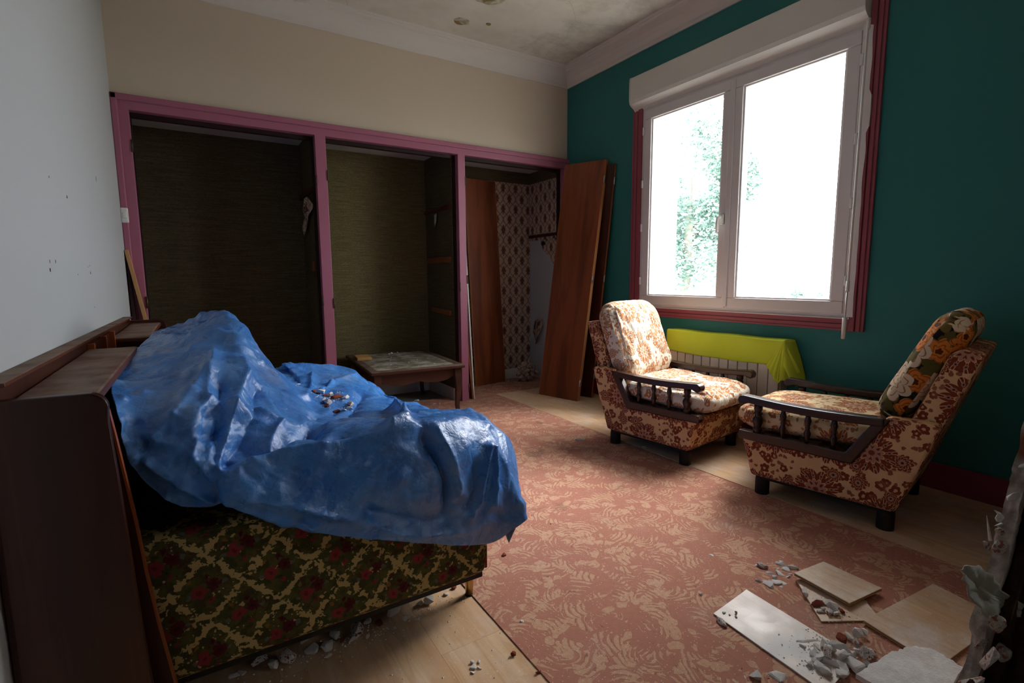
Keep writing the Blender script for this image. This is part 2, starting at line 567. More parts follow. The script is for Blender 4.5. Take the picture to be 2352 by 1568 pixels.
# ------------------------------------------------------------------ materials
m = M
m['white_wall'] = m_paint('white_wall', srgb(184, 187, 188), .75, .012, 140, .12)
m['cream'] = m_paint('cream_wall', srgb(207, 192, 173), .7, .02, 120, .06)
m['teal'] = m_paint('teal_wall', srgb(44, 116, 114), .62, .03, 160, .12)
m['pink'] = m_paint('mauve_pink_paint', srgb(164, 100, 122), .42, .03, 90, .08)
m['rose'] = m_paint('faded_rose_paint', srgb(146, 76, 88), .5, .04, 90, .1)
m['plinth'] = m_paint('maroon_paint', srgb(130, 52, 72), .5, .04, 90, .1)
m['white_paint'] = m_paint('white_paint', srgb(214, 212, 206), .5, .02, 80, .05)
m['pvc'] = m_paint('white_pvc', srgb(216, 212, 214), .35, .01, 60, .02)
m['cornice'] = m_paint('cornice_paint', srgb(212, 206, 200), .8, .03, 60, .06)
m['black'] = m_paint('dark_stain', (.012, .006, .005), .5, .05)
m['dark_lining'] = m_paint('dark_lining', (.020, .006, .006), .6, .05)
m['foot'] = m_paint('black_foot', (.012, .011, .009), .55, .05)
m['floor'] = m_paint('dusty_screed', srgb(120, 116, 110), .9, .08, 50, .2)
m['room'] = m_paint('next_room', srgb(120, 110, 100), .9, .05)
m['grass1'] = m_grass('olive_grasscloth', srgb(124, 114, 78), srgb(84, 76, 52))
m['grass2'] = m_grass('brown_grasscloth', srgb(104, 94, 70), srgb(70, 62, 46))
m['damask'] = m_wallpaper()
m['door'] = m_wood('red_brown_veneer', srgb(92, 44, 24), srgb(146, 80, 44), srgb(122, 62, 34), 'Z', .38, 1.)
m['door_edge'] = m_wood('pale_edge_wood', srgb(150, 98, 56), srgb(196, 140, 88), None, 'Z', .5, 1.2)
m['board'] = m_wood('raw_pine', srgb(150, 104, 60), srgb(190, 145, 95), None, 'Z', .6, 1.2)
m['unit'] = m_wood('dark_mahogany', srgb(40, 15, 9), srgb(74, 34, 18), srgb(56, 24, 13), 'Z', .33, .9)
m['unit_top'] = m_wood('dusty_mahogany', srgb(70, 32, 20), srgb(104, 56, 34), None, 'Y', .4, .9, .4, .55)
m['unit_edge'] = m_wood('lit_mahogany', srgb(130, 62, 32), srgb(165, 86, 48), None, 'Z', .35, .9)  # brighter copy of the mahogany, window light put into its colour
m['armwood'] = m_wood('stained_arm_wood', srgb(36, 18, 13), srgb(62, 34, 24), None, 'Y', .27, 1., .5)
m['table'] = m_wood('dark_table_wood', srgb(44, 22, 15), srgb(74, 40, 26), None, 'X', .4, 1., .4, .30)
m['batten'] = m_wood('batten_wood', srgb(110, 62, 32), srgb(140, 84, 46), None, 'Y', .6)
m['brown_rail'] = m_wood('brown_rail', srgb(60, 26, 16), srgb(84, 40, 24), None, 'Y', .5)
m['chipboard'] = m_paint('pale_chipboard', srgb(192, 148, 90), .8, .1, 250, .3)
m['carpet'] = m_carpet()
m['laminate'] = m_laminate()
m['laminate_near'] = m_laminate('beech_laminate_near', .22)
m['offcut'] = m_laminate('laminate_offcut', .55, srgb(216, 182, 146), srgb(196, 156, 118))
m['offcut_white'] = m_laminate('dusty_laminate_offcut', 1.6, srgb(226, 206, 190), srgb(210, 186, 166))
m['tapestry'] = m_tapestry('floral_tapestry', srgb(224, 184, 138), srgb(126, 58, 38), srgb(178, 134, 112), srgb(72, 44, 40))
m['tapestry_light'] = m_tapestry('floral_cotton', srgb(238, 228, 212), srgb(184, 124, 78), srgb(204, 178, 160), srgb(136, 124, 122), .9, .55)
m['tapestry_seat'] = m_tapestry('floral_seat', srgb(230, 204, 162), srgb(160, 92, 54), srgb(186, 146, 122), srgb(92, 62, 54), 0., .5)
m['bouquets'] = m_bouquets()
m['blooms'] = m_bigblooms()
m['tarp'] = m_tarp()
m['plaster'] = m_plaster('white_plaster', srgb(222, 214, 210), srgb(242, 238, 234))
m['plaster_brick'] = m_plaster('plaster_with_brick', srgb(205, 196, 190), srgb(226, 220, 216), srgb(134, 68, 52))
m['brick'] = m_plaster('red_brick', srgb(112, 52, 42), srgb(156, 86, 68))
m['mortar'] = m_plaster('grey_mortar', srgb(150, 138, 130), srgb(204, 194, 186), srgb(150, 92, 74), 14)
m['dark_core'] = m_plaster('dark_broken_core', srgb(44, 28, 22), srgb(78, 56, 44), srgb(34, 18, 14), 18)


def m_ceiling():
    n = Mat('stained_ceiling'); c = n.coord()
    x, y, z = n.sep(c)
    g = n.noise(c, 2.2, 6, .65)
    col = n.mix(g.step(.3, .8), srgb(216, 210, 200), srgb(196, 190, 176))
    wo = n.sep(E(n, n.node('ShaderNodeNewGeometry').outputs['Position']))
    md = (n.noise(c, 3.2, 7, .72) + (wo[0] + .95) * .32).step(.58, .86)      # mould spreading from the outside wall
    md = md * (wo[0] + 1.1).step(0., .5)
    col = n.mix(md * .42, col, srgb(124, 116, 106))
    st = n.noise(n.vm('ADD', c, (7, 3, 0)), 4.5, 3, .6).step(.60, .70)
    col = n.mix(st * .15, col, srgb(150, 140, 122))
    cr = n.voronoi(n.warp(c, 2., .25), .9, 1., 'DISTANCE_TO_EDGE')
    col = n.mix((E(n, cr.outputs['Distance']) < .003) * .16, col, srgb(120, 105, 90))
    n.bump(g, .3, .01)
    return n.fin(col, .85, .1)


m['ceiling'] = m_ceiling()
m['stain'] = m_plaster('peeling_patch', srgb(150, 142, 112), srgb(200, 194, 178), srgb(140, 122, 80), 26)


def plain(name, col, rough=.5, metal=0., spec=.4):
    n = Mat(name); m[name] = n.fin(col, rough, spec, metal)


plain('steel', (.55, .54, .52), .35, 1.)
plain('brass', (.55, .38, .14), .35, 1.)
plain('old_hinge', (.12, .08, .06), .5, .8)
plain('plastic', srgb(222, 222, 218), .35)
plain('groove', (.02, .02, .02), .8)
plain('hole', (.03, .018, .015), .9)
plain('leaf', (.22, .33, .28), .8)
plain('bark', (.30, .28, .24), .9)
plain('yard', (.30, .31, .26), .95)
n_ = Mat('white_radiator'); m['radiator'] = n_.fin(srgb(208, 204, 198), .4, .4)
n_ = Mat('lime_cloth'); c_ = n_.coord()
n_.bump(n_.noise(c_, 500, 2) + n_.noise(n_.vm('MULTIPLY', c_, (1, 1, .2)), 30, 3) * .8, .25, .004)
n_.set(n_.p.inputs['Subsurface Weight'], 0.)
m['lime'] = n_.fin(n_.mix(n_.noise(c_, 9, 3), srgb(184, 202, 50), srgb(200, 214, 76)), .85, .15)
n_ = Mat('window_glass'); tr = n_.node('ShaderNodeBsdfTransparent'); gl = n_.node('ShaderNodeBsdfGlossy'); gl.inputs['Roughness'].default_value = .02
mx = n_.node('ShaderNodeMixShader'); mx.inputs[0].default_value = .05
n_.t.links.new(tr.outputs[0], mx.inputs[1]); n_.t.links.new(gl.outputs[0], mx.inputs[2]); n_.t.links.new(mx.outputs[0], n_.out.inputs[0])
m['glass'] = n_.m
n_ = Mat('table_inlay'); c_ = n_.coord()
x_, y_, z_ = n_.sep(c_)
d_ = n_.noise(c_, 8, 6, .7)
n_.bump(n_.noise(c_, 120, 3), .2, .002)
cl_ = n_.mix(n_.noise(c_, 16, 4).step(.35, .7), srgb(96, 92, 74), srgb(140, 132, 112))
cl_ = n_.mix(d_.step(.42, .68) * .75, cl_, srgb(186, 180, 172))
m['inlay'] = n_.fin(cl_, .6, .3)

# ------------------------------------------------------------------ room shell
XL, ZC = -3.2725, 2.827
struct('floor', B().box(-3.6, .36, -5.2, .75, -.12, 0), 'floor')
struct('ceiling', B().box(-3.6, .36, -3.52, .1, ZC, ZC + .12), 'ceiling')
wl = struct('wall_left', B().box(XL - .12, XL, -3.52, .72, 0, ZC), 'white_wall')
struct('wall_back', B().box(XL, 0, 0, .1, 2.06, ZC), 'cream')
# teal wall with the window opening
YW0, YW1, ZW0, ZW1 = -.925, -2.44, .80, 2.33
wb = B()
wb.box(0, .33, -3.52, YW1, 0, ZC).box(0, .33, YW0, .72, 0, ZC).box(0, .33, YW1, YW0, 0, ZW0).box(0, .33, YW1, YW0, ZW1, ZC)
struct('wall_right', wb, 'teal')
wr = B()  # outer reveals, pale render
wr.box(.09, .36, YW0 - .03, YW0, ZW0, ZW1).box(.09, .36, YW1, YW1 + .03, ZW0, ZW1).box(.09, .42, YW1, YW0, ZW0 - .02, ZW0 + .02).box(.09, .36, YW1, YW0, ZW1 - .03, ZW1)
struct('trim_4', wr, 'white_paint')

# cornice: cove and two fillets, mitred into the corner
def cornice(name, path):
    prof = [(0, 2.690), (.012, 2.690), (.016, 2.704), (.028, 2.715), (.045, 2.742), (.070, 2.768), (.094, 2.782), (.100, 2.786), (.102, 2.800), (.112, 2.803), (.116, 2.812), (.128, 2.815), (.132, 2.827), (.0, 2.827)]
    b = B(); (p0, n0), (p1, n1) = path
    k = len(prof)
    vs = [(p0[0] + n0[0] * d, p0[1] + n0[1] * d, z) for d, z in prof] + [(p1[0] + n1[0] * d, p1[1] + n1[1] * d, z) for d, z in prof]
    b.add(vs, [(i, (i + 1) % k, k + (i + 1) % k, k + i) for i in range(k)] + [tuple(range(k))[::-1], tuple(range(k, 2 * k))])
    return struct(name, b, 'cornice')
cornice('trim_5', (((XL, 0), (1, -1)), ((0, 0), (-1, -1))))
cornice('trim_6', (((0, 0), (-1, -1)), ((0, -3.4), (-1, 1))))

# built-in closet: inside walls and its ceiling
YB = .60
struct('wall_closet_back', B().box(XL, -1.10, YB, YB + .1, 0, 2.2), 'grass2')
def bay(name, x0, x1, mat, z0=0, z1=2.2, y1=YB): return struct(name, B().box(x0, x1, .05, y1, z0, z1), mat)
bay('wall_closet_left', XL, XL + .012, 'grass2')
bay('wall_closet_first', -2.175, -2.125, 'grass2')
bay('wall_closet_second', -1.135, -1.075, 'grass2')
struct('wall_closet_middle', B().box(-2.125, -1.135, YB - .006, YB, .0, 2.2), 'grass1')
b = B().box(-1.075, 0, YB - .004, YB + .1, 0, 1.955)
struct('wall_closet_damask_back', b, 'damask', uv=True)
struct('wall_closet_damask_right', B().box(-.012, 0, .05, YB - .004, 1.40, 1.955), 'damask', uv=True)
pg = B().prism([(.05, 1.12), (.17, 1.14), (.26, 1.24), (.36, 1.30), (.40, 1.40), (.05, 1.40)], 0, -.011, 0)
struct('wall_closet_damask_corner', pg, 'damask', uv=True)
struct('wall_closet_bare', B().box(-.004, 0, .05, YB - .004, 0, 1.42), 'white_wall')
struct('wall_closet_top', B().box(-1.075, 0, YB - .004, YB + .1, 1.955, 2.2), 'grass2')
struct('wall_closet_top_right', B().box(-.010, 0, .05, YB - .004, 1.955, 2.2), 'grass2')
struct('ceiling_closet', B().box(XL, 0, .02, YB + .1, 2.065, 2.2), 'white_wall')
for i, (x0, x1) in enumerate(((XL + .012, -2.175), (-2.125, -1.135), (-1.075, -.005))):
    struct('baseboard_closet_%s' % ('left', 'middle', 'right')[i], B().box(x0, x1, YB - .022, YB - .005, 0, .11), 'white_paint', bevel=.004)
struct('baseboard_closet_side', B().box(-1.15, -1.135, .05, YB - .022, 0, .11), 'white_paint', bevel=.004)
struct('baseboard_right', B().box(-.016, 0, -3.4, -.02, .012, .140), 'plinth', bevel=.004)

# pink closet frame
fr = bpy.data.objects.new('trim_1', None); COL.objects.link(fr); fr['kind'] = 'structure'
fr.location = (-1.6, 0, 0)
def fp(name, b, mat='pink', **k):
    k.setdefault('origin', (-1.6, 0, 0)); o = b.build(name, mat, None, **k); o.parent = fr; o.location = (0, 0, 0); return o
for x0, x1 in ((-3.262, -3.192), (-2.182, -2.111), (-1.112, -1.048), (-.062, -.002)):
    fp('post', B().box(x0, x1, -.030, .03, 0, 2.004), bevel=.003)
fp('header', B().box(-3.262, -.002, -.030, .03, 1.998, 2.048), bevel=.003)
fp('moulding', B().box(-3.2725, 0, -.042, .0, 2.046, 2.082), bevel=.006)
fp('moulding', B().box(-3.2725, -3.240, -.042, .0, 0, 2.082), bevel=.006)
# dark rebates behind the posts
for x0, x1 in ((-3.192, -2.182), (-2.111, -1.112), (-1.048, -.062)):
    b = B().box(x0 - .01, x1 + .01, .02, .055, 1.972, 2.02).box(x1 - .016, x1 + .01, .02, .055, 0, 1.98).box(x0 - .01, x0 + .006, .02, .055, 0, 1.98)
    fp('rebate', b, 'dark_lining')
for x, z, sgn in ((-2.182, 1.70, -1), (-2.111, 1.74, 1), (-2.111, .86, 1), (-3.192, 1.80, 1), (-3.192, .90, 1), (-1.048, 1.80, 1), (-1.048, 1.02, 1), (-1.048, .12, 1), (-1.112, .96, -1), (-2.182, .88, -1)):
    h = B().box(x - .004, x + .004, -.034, -.020, z - .035, z + .035)
    h.lathe([(.0045, z - .035), (.0045, z + .035)], (x + sgn * .003, -.032, 0), 8)
    fp('hinge', h, 'old_hinge')

# hanging rails and battens inside the closet
def rail(name, label, y0, y1, x, z, h=.035, mat='brown_rail', th=.02, cat='rail', sl=0., group=None):
    o = B().add([(x - th, y0, z), (x, y0, z), (x, y1, z + sl), (x - th, y1, z + sl), (x - th, y0, z + h), (x, y0, z + h), (x, y1, z + h + sl), (x - th, y1, z + h + sl)],
                [(0, 3, 2, 1), (4, 5, 6, 7), (0, 1, 5, 4), (1, 2, 6, 5), (2, 3, 7, 6), (3, 0, 4, 7)]).build(name, mat, bevel=.003)
    return tag(o, label, cat, group)
rail('closet_rail', 'dark brown shelf rail fixed high inside the left closet bay', .06, .585, -2.175, 1.645)
rail('closet_rail', 'dark brown shelf rail fixed high inside the middle closet bay', .06, .585, -1.135, 1.592)
rail('closet_rail', 'brown rail on the right bay wall just above the bare white patch', .06, .585, -.012, 1.425, .028)
rail('batten', 'upper of two orange-brown shelf battens in the middle closet bay', .075, .535, -1.135, 1.160, .048, 'batten', .022, 'batten')
rail('batten', 'lower of two orange-brown shelf battens in the middle closet bay', .090, .475, -1.135, .722, .040, 'batten', .022, 'batten', .018)
tag(B().box(-2.190, -2.176, .20, .255, 1.09, 1.16).build('batten', 'batten', bevel=.002), 'small wooden block on the side wall of the left closet bay', 'batten')
tag(B().lathe([(.0, -.032), (.020, -.030), (.023, -.02), (.014, -.010), (.012, 0)], (-.012, .33, 1.362), 16, 0).build('knob', 'groove'), 'round black knob on the wall below the right closet rail', 'knob')

# bare spots and torn wallpaper
def scrap(name, label, pts, mat, seed=0, amp=.02, cat='wallpaper scrap', n=5, group=None):
    """irregular torn sheet through a ring of points, curled"""
    c = sum((Vector(p) for p in pts), Vector()) / len(pts); vs = [c]; fs = []; k = len(pts)
    for j in range(1, n + 1):
        for i, p in enumerate(pts):
            q = c.lerp(Vector(p), j / n); nz = mnoise.noise_vector(q * 22 + Vector((seed, 0, 0)))
            vs.append(q + nz * amp)
    fs += [(0, 1 + i, 1 + (i + 1) % k) for i in range(k)]
    for j in range(n - 1): fs += [(1 + j * k + i, 1 + (j + 1) * k + i, 1 + (j + 1) * k + (i + 1) % k, 1 + j * k + (i + 1) % k) for i in range(k)]
    o = B().add(vs, fs, True).build(name, mat, uv=True, solid=.0012)
    return tag(o, label, cat, group)
scrap('torn_wallpaper', 'large pale strip of torn wallpaper hanging below the left bay rail',
      [(-2.20, .30, 1.64), (-2.20, .22, 1.63), (-2.185, .17, 1.56), (-2.21, .20, 1.48), (-2.20, .30, 1.44), (-2.21, .36, 1.36), (-2.20, .42, 1.40), (-2.19, .43, 1.50), (-2.21, .36, 1.55)], 'damask', 3, .03)
scrap('torn_wallpaper', 'small pale curl of torn wallpaper below the middle bay rail',
      [(-1.15, .36, 1.575), (-1.15, .31, 1.57), (-1.17, .30, 1.52), (-1.165, .34, 1.47), (-1.15, .37, 1.50)], 'white_paint', 5, .02)

# crumpled wallpaper balls
def crumple(name, label, c, r, mat, seed, sq=(1, 1, 1), cat='paper'):
    bm = bmesh.new(); bmesh.ops.create_icosphere(bm, subdivisions=4, radius=1)
    for v in bm.verts:
        p = v.co.copy(); d = 0
        for s, a in ((1.6, .42), (3.4, .28), (7, .12)):
            d += (abs(mnoise.noise(p * s + Vector((seed, 0, 0)))) * 2 - .6) * a
        k = r * (1 + d); v.co = Vector((p.x * sq[0] * k, p.y * sq[1] * k, p.z * sq[2] * k))
    zs = min(v.co.z for v in bm.verts)
    me = bpy.data.meshes.new(name); bm.to_mesh(me); bm.free(); boxuv(me); me.materials.append(M[mat])
    o = bpy.data.objects.new(name, me); COL.objects.link(o); o.location = (c[0], c[1], c[2] - zs)
    return tag(o, label, cat)
crumple('crumpled_wallpaper', 'crumpled ball of damask wallpaper on the right closet bay floor', (-.21, .36, .005), .088, 'damask', 2.2, (1.15, .8, 1.1))
scrap('torn_wallpaper', 'torn damask flap hanging low on the bare white closet wall', [(-.02, .46, .60), (-.02, .38, .62), (-.05, .34, .54), (-.06, .37, .44), (-.05, .42, .36), (-.03, .47, .40), (-.05, .49, .50)], 'damask', 9, .05)

# ------------------------------------------------------------------ window
win = bpy.data.objects.new('window_1', None); COL.objects.link(win); win['kind'] = 'structure'
win.location = (0, -1.68, ZW0)
def wp(name, b, mat='pvc', par=None, **k):
    base = Vector((0, -1.68, ZW0))
    o = b.build(name, mat, None, origin=tuple(base), **k); o.location = (0, 0, 0); o.parent = par or win; return o
def ring(b, y0, y1, z0, z1, w, x0, x1):
    b.box(x0, x1, y0, y1, z0, z0 + w).box(x0, x1, y0, y1, z1 - w, z1).box(x0, x1, y0, y0 + w, z0 + w, z1 - w).box(x0, x1, y1 - w, y1, z0 + w, z1 - w)
    return b
wp('outer_frame', ring(B(), YW1, YW0, ZW0, 2.28, .042, -.012, .06), bevel=.003)
YM = -1.690
for y0, y1 in ((-1.690, -.955), (-2.405, -1.690)):
    ws = wp('sash', ring(B(), y0 + .001, y1 - .001, ZW0 + .026, 2.245, .066, -.026, .045), bevel=.005)
    wp('glazing_bead', ring(B(), y0 + .064, y1 - .064, ZW0 + .088, 2.183, .014, -.016, .04), 'pvc', ws, bevel=.004)
    wp('pane', B().box(.012, .018, y0 + .07, y1 - .07, ZW0 + .094, 2.177), 'glass', ws)
wp('meeting_cover', B().box(-.034, -.024, YM - .018, YM + .018, ZW0 + .035, 2.235), bevel=.004)
hn = wp('handle', B().box(-.046, -.026, -1.668, -1.640, 1.36, 1.425), 'plastic', bevel=.006)
wp('lever', B().tube([(-.045, -1.654, 1.405), (-.07, -1.654, 1.408), (-.078, -1.652, 1.40), (-.080, -1.650, 1.36), (-.078, -1.648, 1.305)], [.008, .009, .0095, .009, .008], 10), 'plastic', hn)
for y in (-.952, -2.412):
    for z in (1.0, 1.40, 1.72, 2.10):
        wp('hinge', B().lathe([(.007, z - .028), (.008, z - .026), (.008, z + .026), (.007, z + .028)], (-.030, y, 0), 10), 'pvc')
# roller shutter box: rounded underside
prof = [(0, 2.500), (-.068, 2.500), (-.076, 2.490), (-.078, 2.40), (-.077, 2.335), (-.070, 2.312), (-.055, 2.298), (-.030, 2.283), (-.012, 2.262), (0, 2.262)]
sb = B().prism(prof, 1, -2.428, -.855)
shb = thing('shutter_box', 'long white roller shutter box across the top of the window', 'shutter box', (0, -1.64, 2.26))
sb.build('casing', 'white_paint', shb, origin=(0, -1.64, 2.26), bevel=.002).location = (0, 0, 0)
cp = B().prism([(p[0] * 1.04 - (.002 if p[0] else 0), p[1]) for p in prof], 1, -.858, -.848); cp.build('end_cap', 'white_paint', shb, origin=(0, -1.64, 2.26)).location = (0, 0, 0)
cp = B().prism([(p[0] * 1.04 - (.002 if p[0] else 0), p[1]) for p in prof], 1, -2.434, -2.425); cp.build('end_cap', 'white_paint', shb, origin=(0, -1.64, 2.26)).location = (0, 0, 0)
# rose window trim: stepped moulding on four sides, the room-side edge wavy with old paint
tm = bpy.data.objects.new('trim_2', None); COL.objects.link(tm); tm['kind'] = 'structure'; tm.location = (0, -1.66, .73)
def tp(name, b, mat='rose', **k):
    o = b.build(name, mat, None, origin=(0, -1.66, .73), **k); o.location = (0, 0, 0); o.parent = tm; return o
def mould(y0, y1, z0, z1, vert, flip):
    """three stepped fillets across the width"""
    b = B(); w = (y1 - y0) if vert else (z1 - z0)
    for a0, a1, d in ((0, .16, .014), (.16, .24, .012), (.24, .52, .018), (.52, .60, .012), (.60, 1., .022)):
        if flip: a0, a1 = 1 - a1, 1 - a0
        if vert: b.box(-d, 0, y0 + a0 * w, y0 + a1 * w, z0, z1)
        else: b.box(-d, 0, y0, y1, z0 + a0 * w, z0 + a1 * w)
    return b
tp('moulding', mould(-2.506, YW1 + .004, .735, 2.85 - .03, True, False), bevel=.002)
tp('moulding', mould(YW0 - .004, -.825, .735, 2.522, True, True), bevel=.002)
tp('moulding', mould(YW1 + .004, YW0 - .004, .735, ZW0 + .002, False, False), bevel=.002)
tp('moulding', B().box(-.016, 0, YW1 + .004, -.825, 2.500, 2.522), bevel=.002)
# uneven white paint line where the trim was cut in
pv = [(YW1 + .034, .81)]; zz = .81
while zz < 2.27:
    pv.append((YW1 - .014 - .008 * mnoise.noise(Vector((zz * 7, 0, 0))) - (.012 if 1.75 < zz < 1.95 else 0), zz)); zz += .03
pv = [(YW1 + .034, .81)] + pv[1:] + [(YW1 + .034, 2.27)]
tp('paint_edge', B().prism(pv, 0, -.0235, -.010), 'pvc')
tag(B().box(-.03, 0, YW1, YW0, ZW0 - .001, ZW0 + .004).build('trim_3', 'pvc'), kind='structure')
# crank rod
cr_ = thing('crank_rod', 'thin white shutter crank rod hanging beside the right window sash', 'crank rod', (-.06, -2.445, .70))
def cp_(name, b, mat='plastic', **k):
    o = b.build(name, mat, None, origin=(-.06, -2.445, .70), **k); o.location = (0, 0, 0); o.parent = cr_; return o
RY0, RY1 = -2.443, -2.448
cp_('rod', B().tube([(-.055, RY0, 2.255), (-.062, RY0, 2.20), (-.075, RY0 - .004, 1.5), (-.082, RY1, .99)], .0055, 10))
cp_('joint', B().tube([(-.055, RY0, 2.275), (-.056, RY0, 2.225)], .009, 10))
cp_('crank', B().tube([(-.082, RY1, 1.0), (-.083, RY1, .955), (-.083, RY1 - .001, .945)], .008, 10))
cp_('crank_arm', B().tube([(-.083, RY1, .95), (-.088, RY1, .80)], .004, 8), 'steel')
cp_('grip', B().tube([(-.088, RY1, .81), (-.090, RY1, .70)], [.011, .0105], 12))

# ------------------------------------------------------------------ floor coverings
zc = .006
car = B().slab([(x, y, zc) for x, y in ((-3.27, -2.30), (-2.258, -2.30), (-2.258, -2.45), (-2.258, -3.40), (-.745, -3.40), (-.748, -2.0), (-.742, -.9), (-.745, .042), (-.008, .042), (-.008, .57), (-1.06, .57), (-1.06, .03), (-1.10, .03), (-1.13, .16), (-1.45, .20), (-1.75, .26), (-2.10, .20), (-2.12, .03), (-2.19, .03), (-2.2, .14), (-3.25, .16))], .006)
tag(car.build('carpet', 'carpet'), 'worn terracotta carpet with tan scroll pattern covering the middle floor', 'carpet')


def planks(rt, xs, y0, y1, step, off, mat, zt, th):
    for i in range(len(xs) - 1):
        y = y0 - off[i % len(off)]
        while y < y1:
            a, b_ = max(y, y0), min(y + step, y1)
            if b_ - a > .04:
                o = B().box(xs[i] + .0001, xs[i + 1] - .0001, a + .0001, b_ - .0001, zt - th, zt).build('plank', mat, bevel=.0003, seg=1)
                lc = o.location.copy(); o.parent = rt; o.location = lc - rt.location
            y += step
l1 = thing('laminate_flooring', 'strip of pale beech laminate planks along the teal window wall', 'flooring', (-.38, -1.6, 0))
planks(l1, [-.742, -.556, -.370, -.184, -.004], -3.40, .04, 1.285, [.5, 1.1, .2, .8], 'laminate', .013, .012)
l2 = thing('laminate_flooring', 'patch of pale beech laminate planks on the floor in front of the divan', 'flooring', (-2.7, -2.9, 0))
planks(l2, [-3.27, -3.02, -2.83, -2.64, -2.45, -2.2585], -3.42, -2.31, 1.285, [.62, .95, .3, .78, .45], 'laminate_near', .009, .008)

# ------------------------------------------------------------------ armchairs


def cushion(name, parent, mat, cen, size, rot=0., p=(5, 5, 3), n=44, bulge=0., puck=0., seed=1, pleat=0.):
    """stuffed cushion: superellipsoid block, centre/size in the chair's own axes (w, s, z), rot tilts in the s-z plane"""
    bm = bmesh.new(); bmesh.ops.create_grid
    vs, fs = [], []; idx = {}
    def pt(x, y, z):
        k = (round(x, 5), round(y, 5), round(z, 5))
        if k not in idx: idx[k] = len(vs); vs.append(Vector((x, y, z)))
        return idx[k]
    bm.free()
    nz = max(6, n // 3)
    def side(f, a, b):
        for i in range(a):
            for j in range(b):
                fs.append([pt(*f(u, v)) for u, v in ((i / a, j / b), ((i + 1) / a, j / b), ((i + 1) / a, (j + 1) / b), (i / a, (j + 1) / b))])
    q = lambda t: 2 * t - 1
    side(lambda u, v: (q(u), q(v), 1.), n, n); side(lambda u, v: (q(v), q(u), -1.), n, n)
    side(lambda u, v: (q(u), -1., q(v)), n, nz); side(lambda u, v: (q(v), 1., q(u)), nz, n)
    side(lambda u, v: (1., q(u), q(v)), n, nz); side(lambda u, v: (-1., q(v), q(u)), nz, n)
    out = []
    for c in vs:
        k = (abs(c.x) ** p[0] + abs(c.y) ** p[1] + abs(c.z) ** p[2]) ** (-1 / 4.2)
        o = Vector((c.x * k, c.y * k, c.z * k))
        o.x = max(-1.02, min(1.02, o.x)); o.y = max(-1.02, min(1.02, o.y)); 
        ed = max(abs(c.x), abs(c.y))
        o.z *= 1 + bulge * (1 - ed ** 2) if c.z > 0 else 1
        P = Vector((o.x * size[0] / 2, o.y * size[1] / 2, o.z * size[2] / 2))
        if c.z > -.2:
            w = mnoise.noise(Vector((P.x * 9, P.y * 9, seed))) * puck
            if pleat:
                w += (abs(mnoise.noise(Vector((P.x * 55, P.y * 5, seed + 3)))) - .25) * pleat * (.35 + .65 * ed ** 3)
                w += (abs(mnoise.noise(Vector((P.x * 22 + P.y * 9, P.y * 6, seed + 9)))) - .25) * pleat
            P.z += w
        out.append(P)
    cz, sz = math.cos(rot), math.sin(rot)
    res = [(cen[0] + P.x, cen[1] + P.y * cz - P.z * sz, cen[2] + P.y * sz + P.z * cz) for P in out]
    me = bpy.data.meshes.new(name); me.from_pydata(res, [], fs); me.update()
    # uv from the unrotated block
    me2 = bpy.data.meshes.new('tmp'); me2.from_pydata([tuple(P) for P in out], [], fs); me2.update(); boxuv(me2)
    uvl = me.uv_layers.new(name='uv').data
    for i, d in enumerate(me2.uv_layers['uv'].data): uvl[i].uv = d.uv + Vector((seed * .37, seed * .21))
    bpy.data.meshes.remove(me2)
    me.polygons.foreach_set('use_smooth', [True] * len(fs))
    me.materials.append(M[mat])
    o = bpy.data.objects.new(name, me); COL.objects.link(o); o.parent = parent
    return o


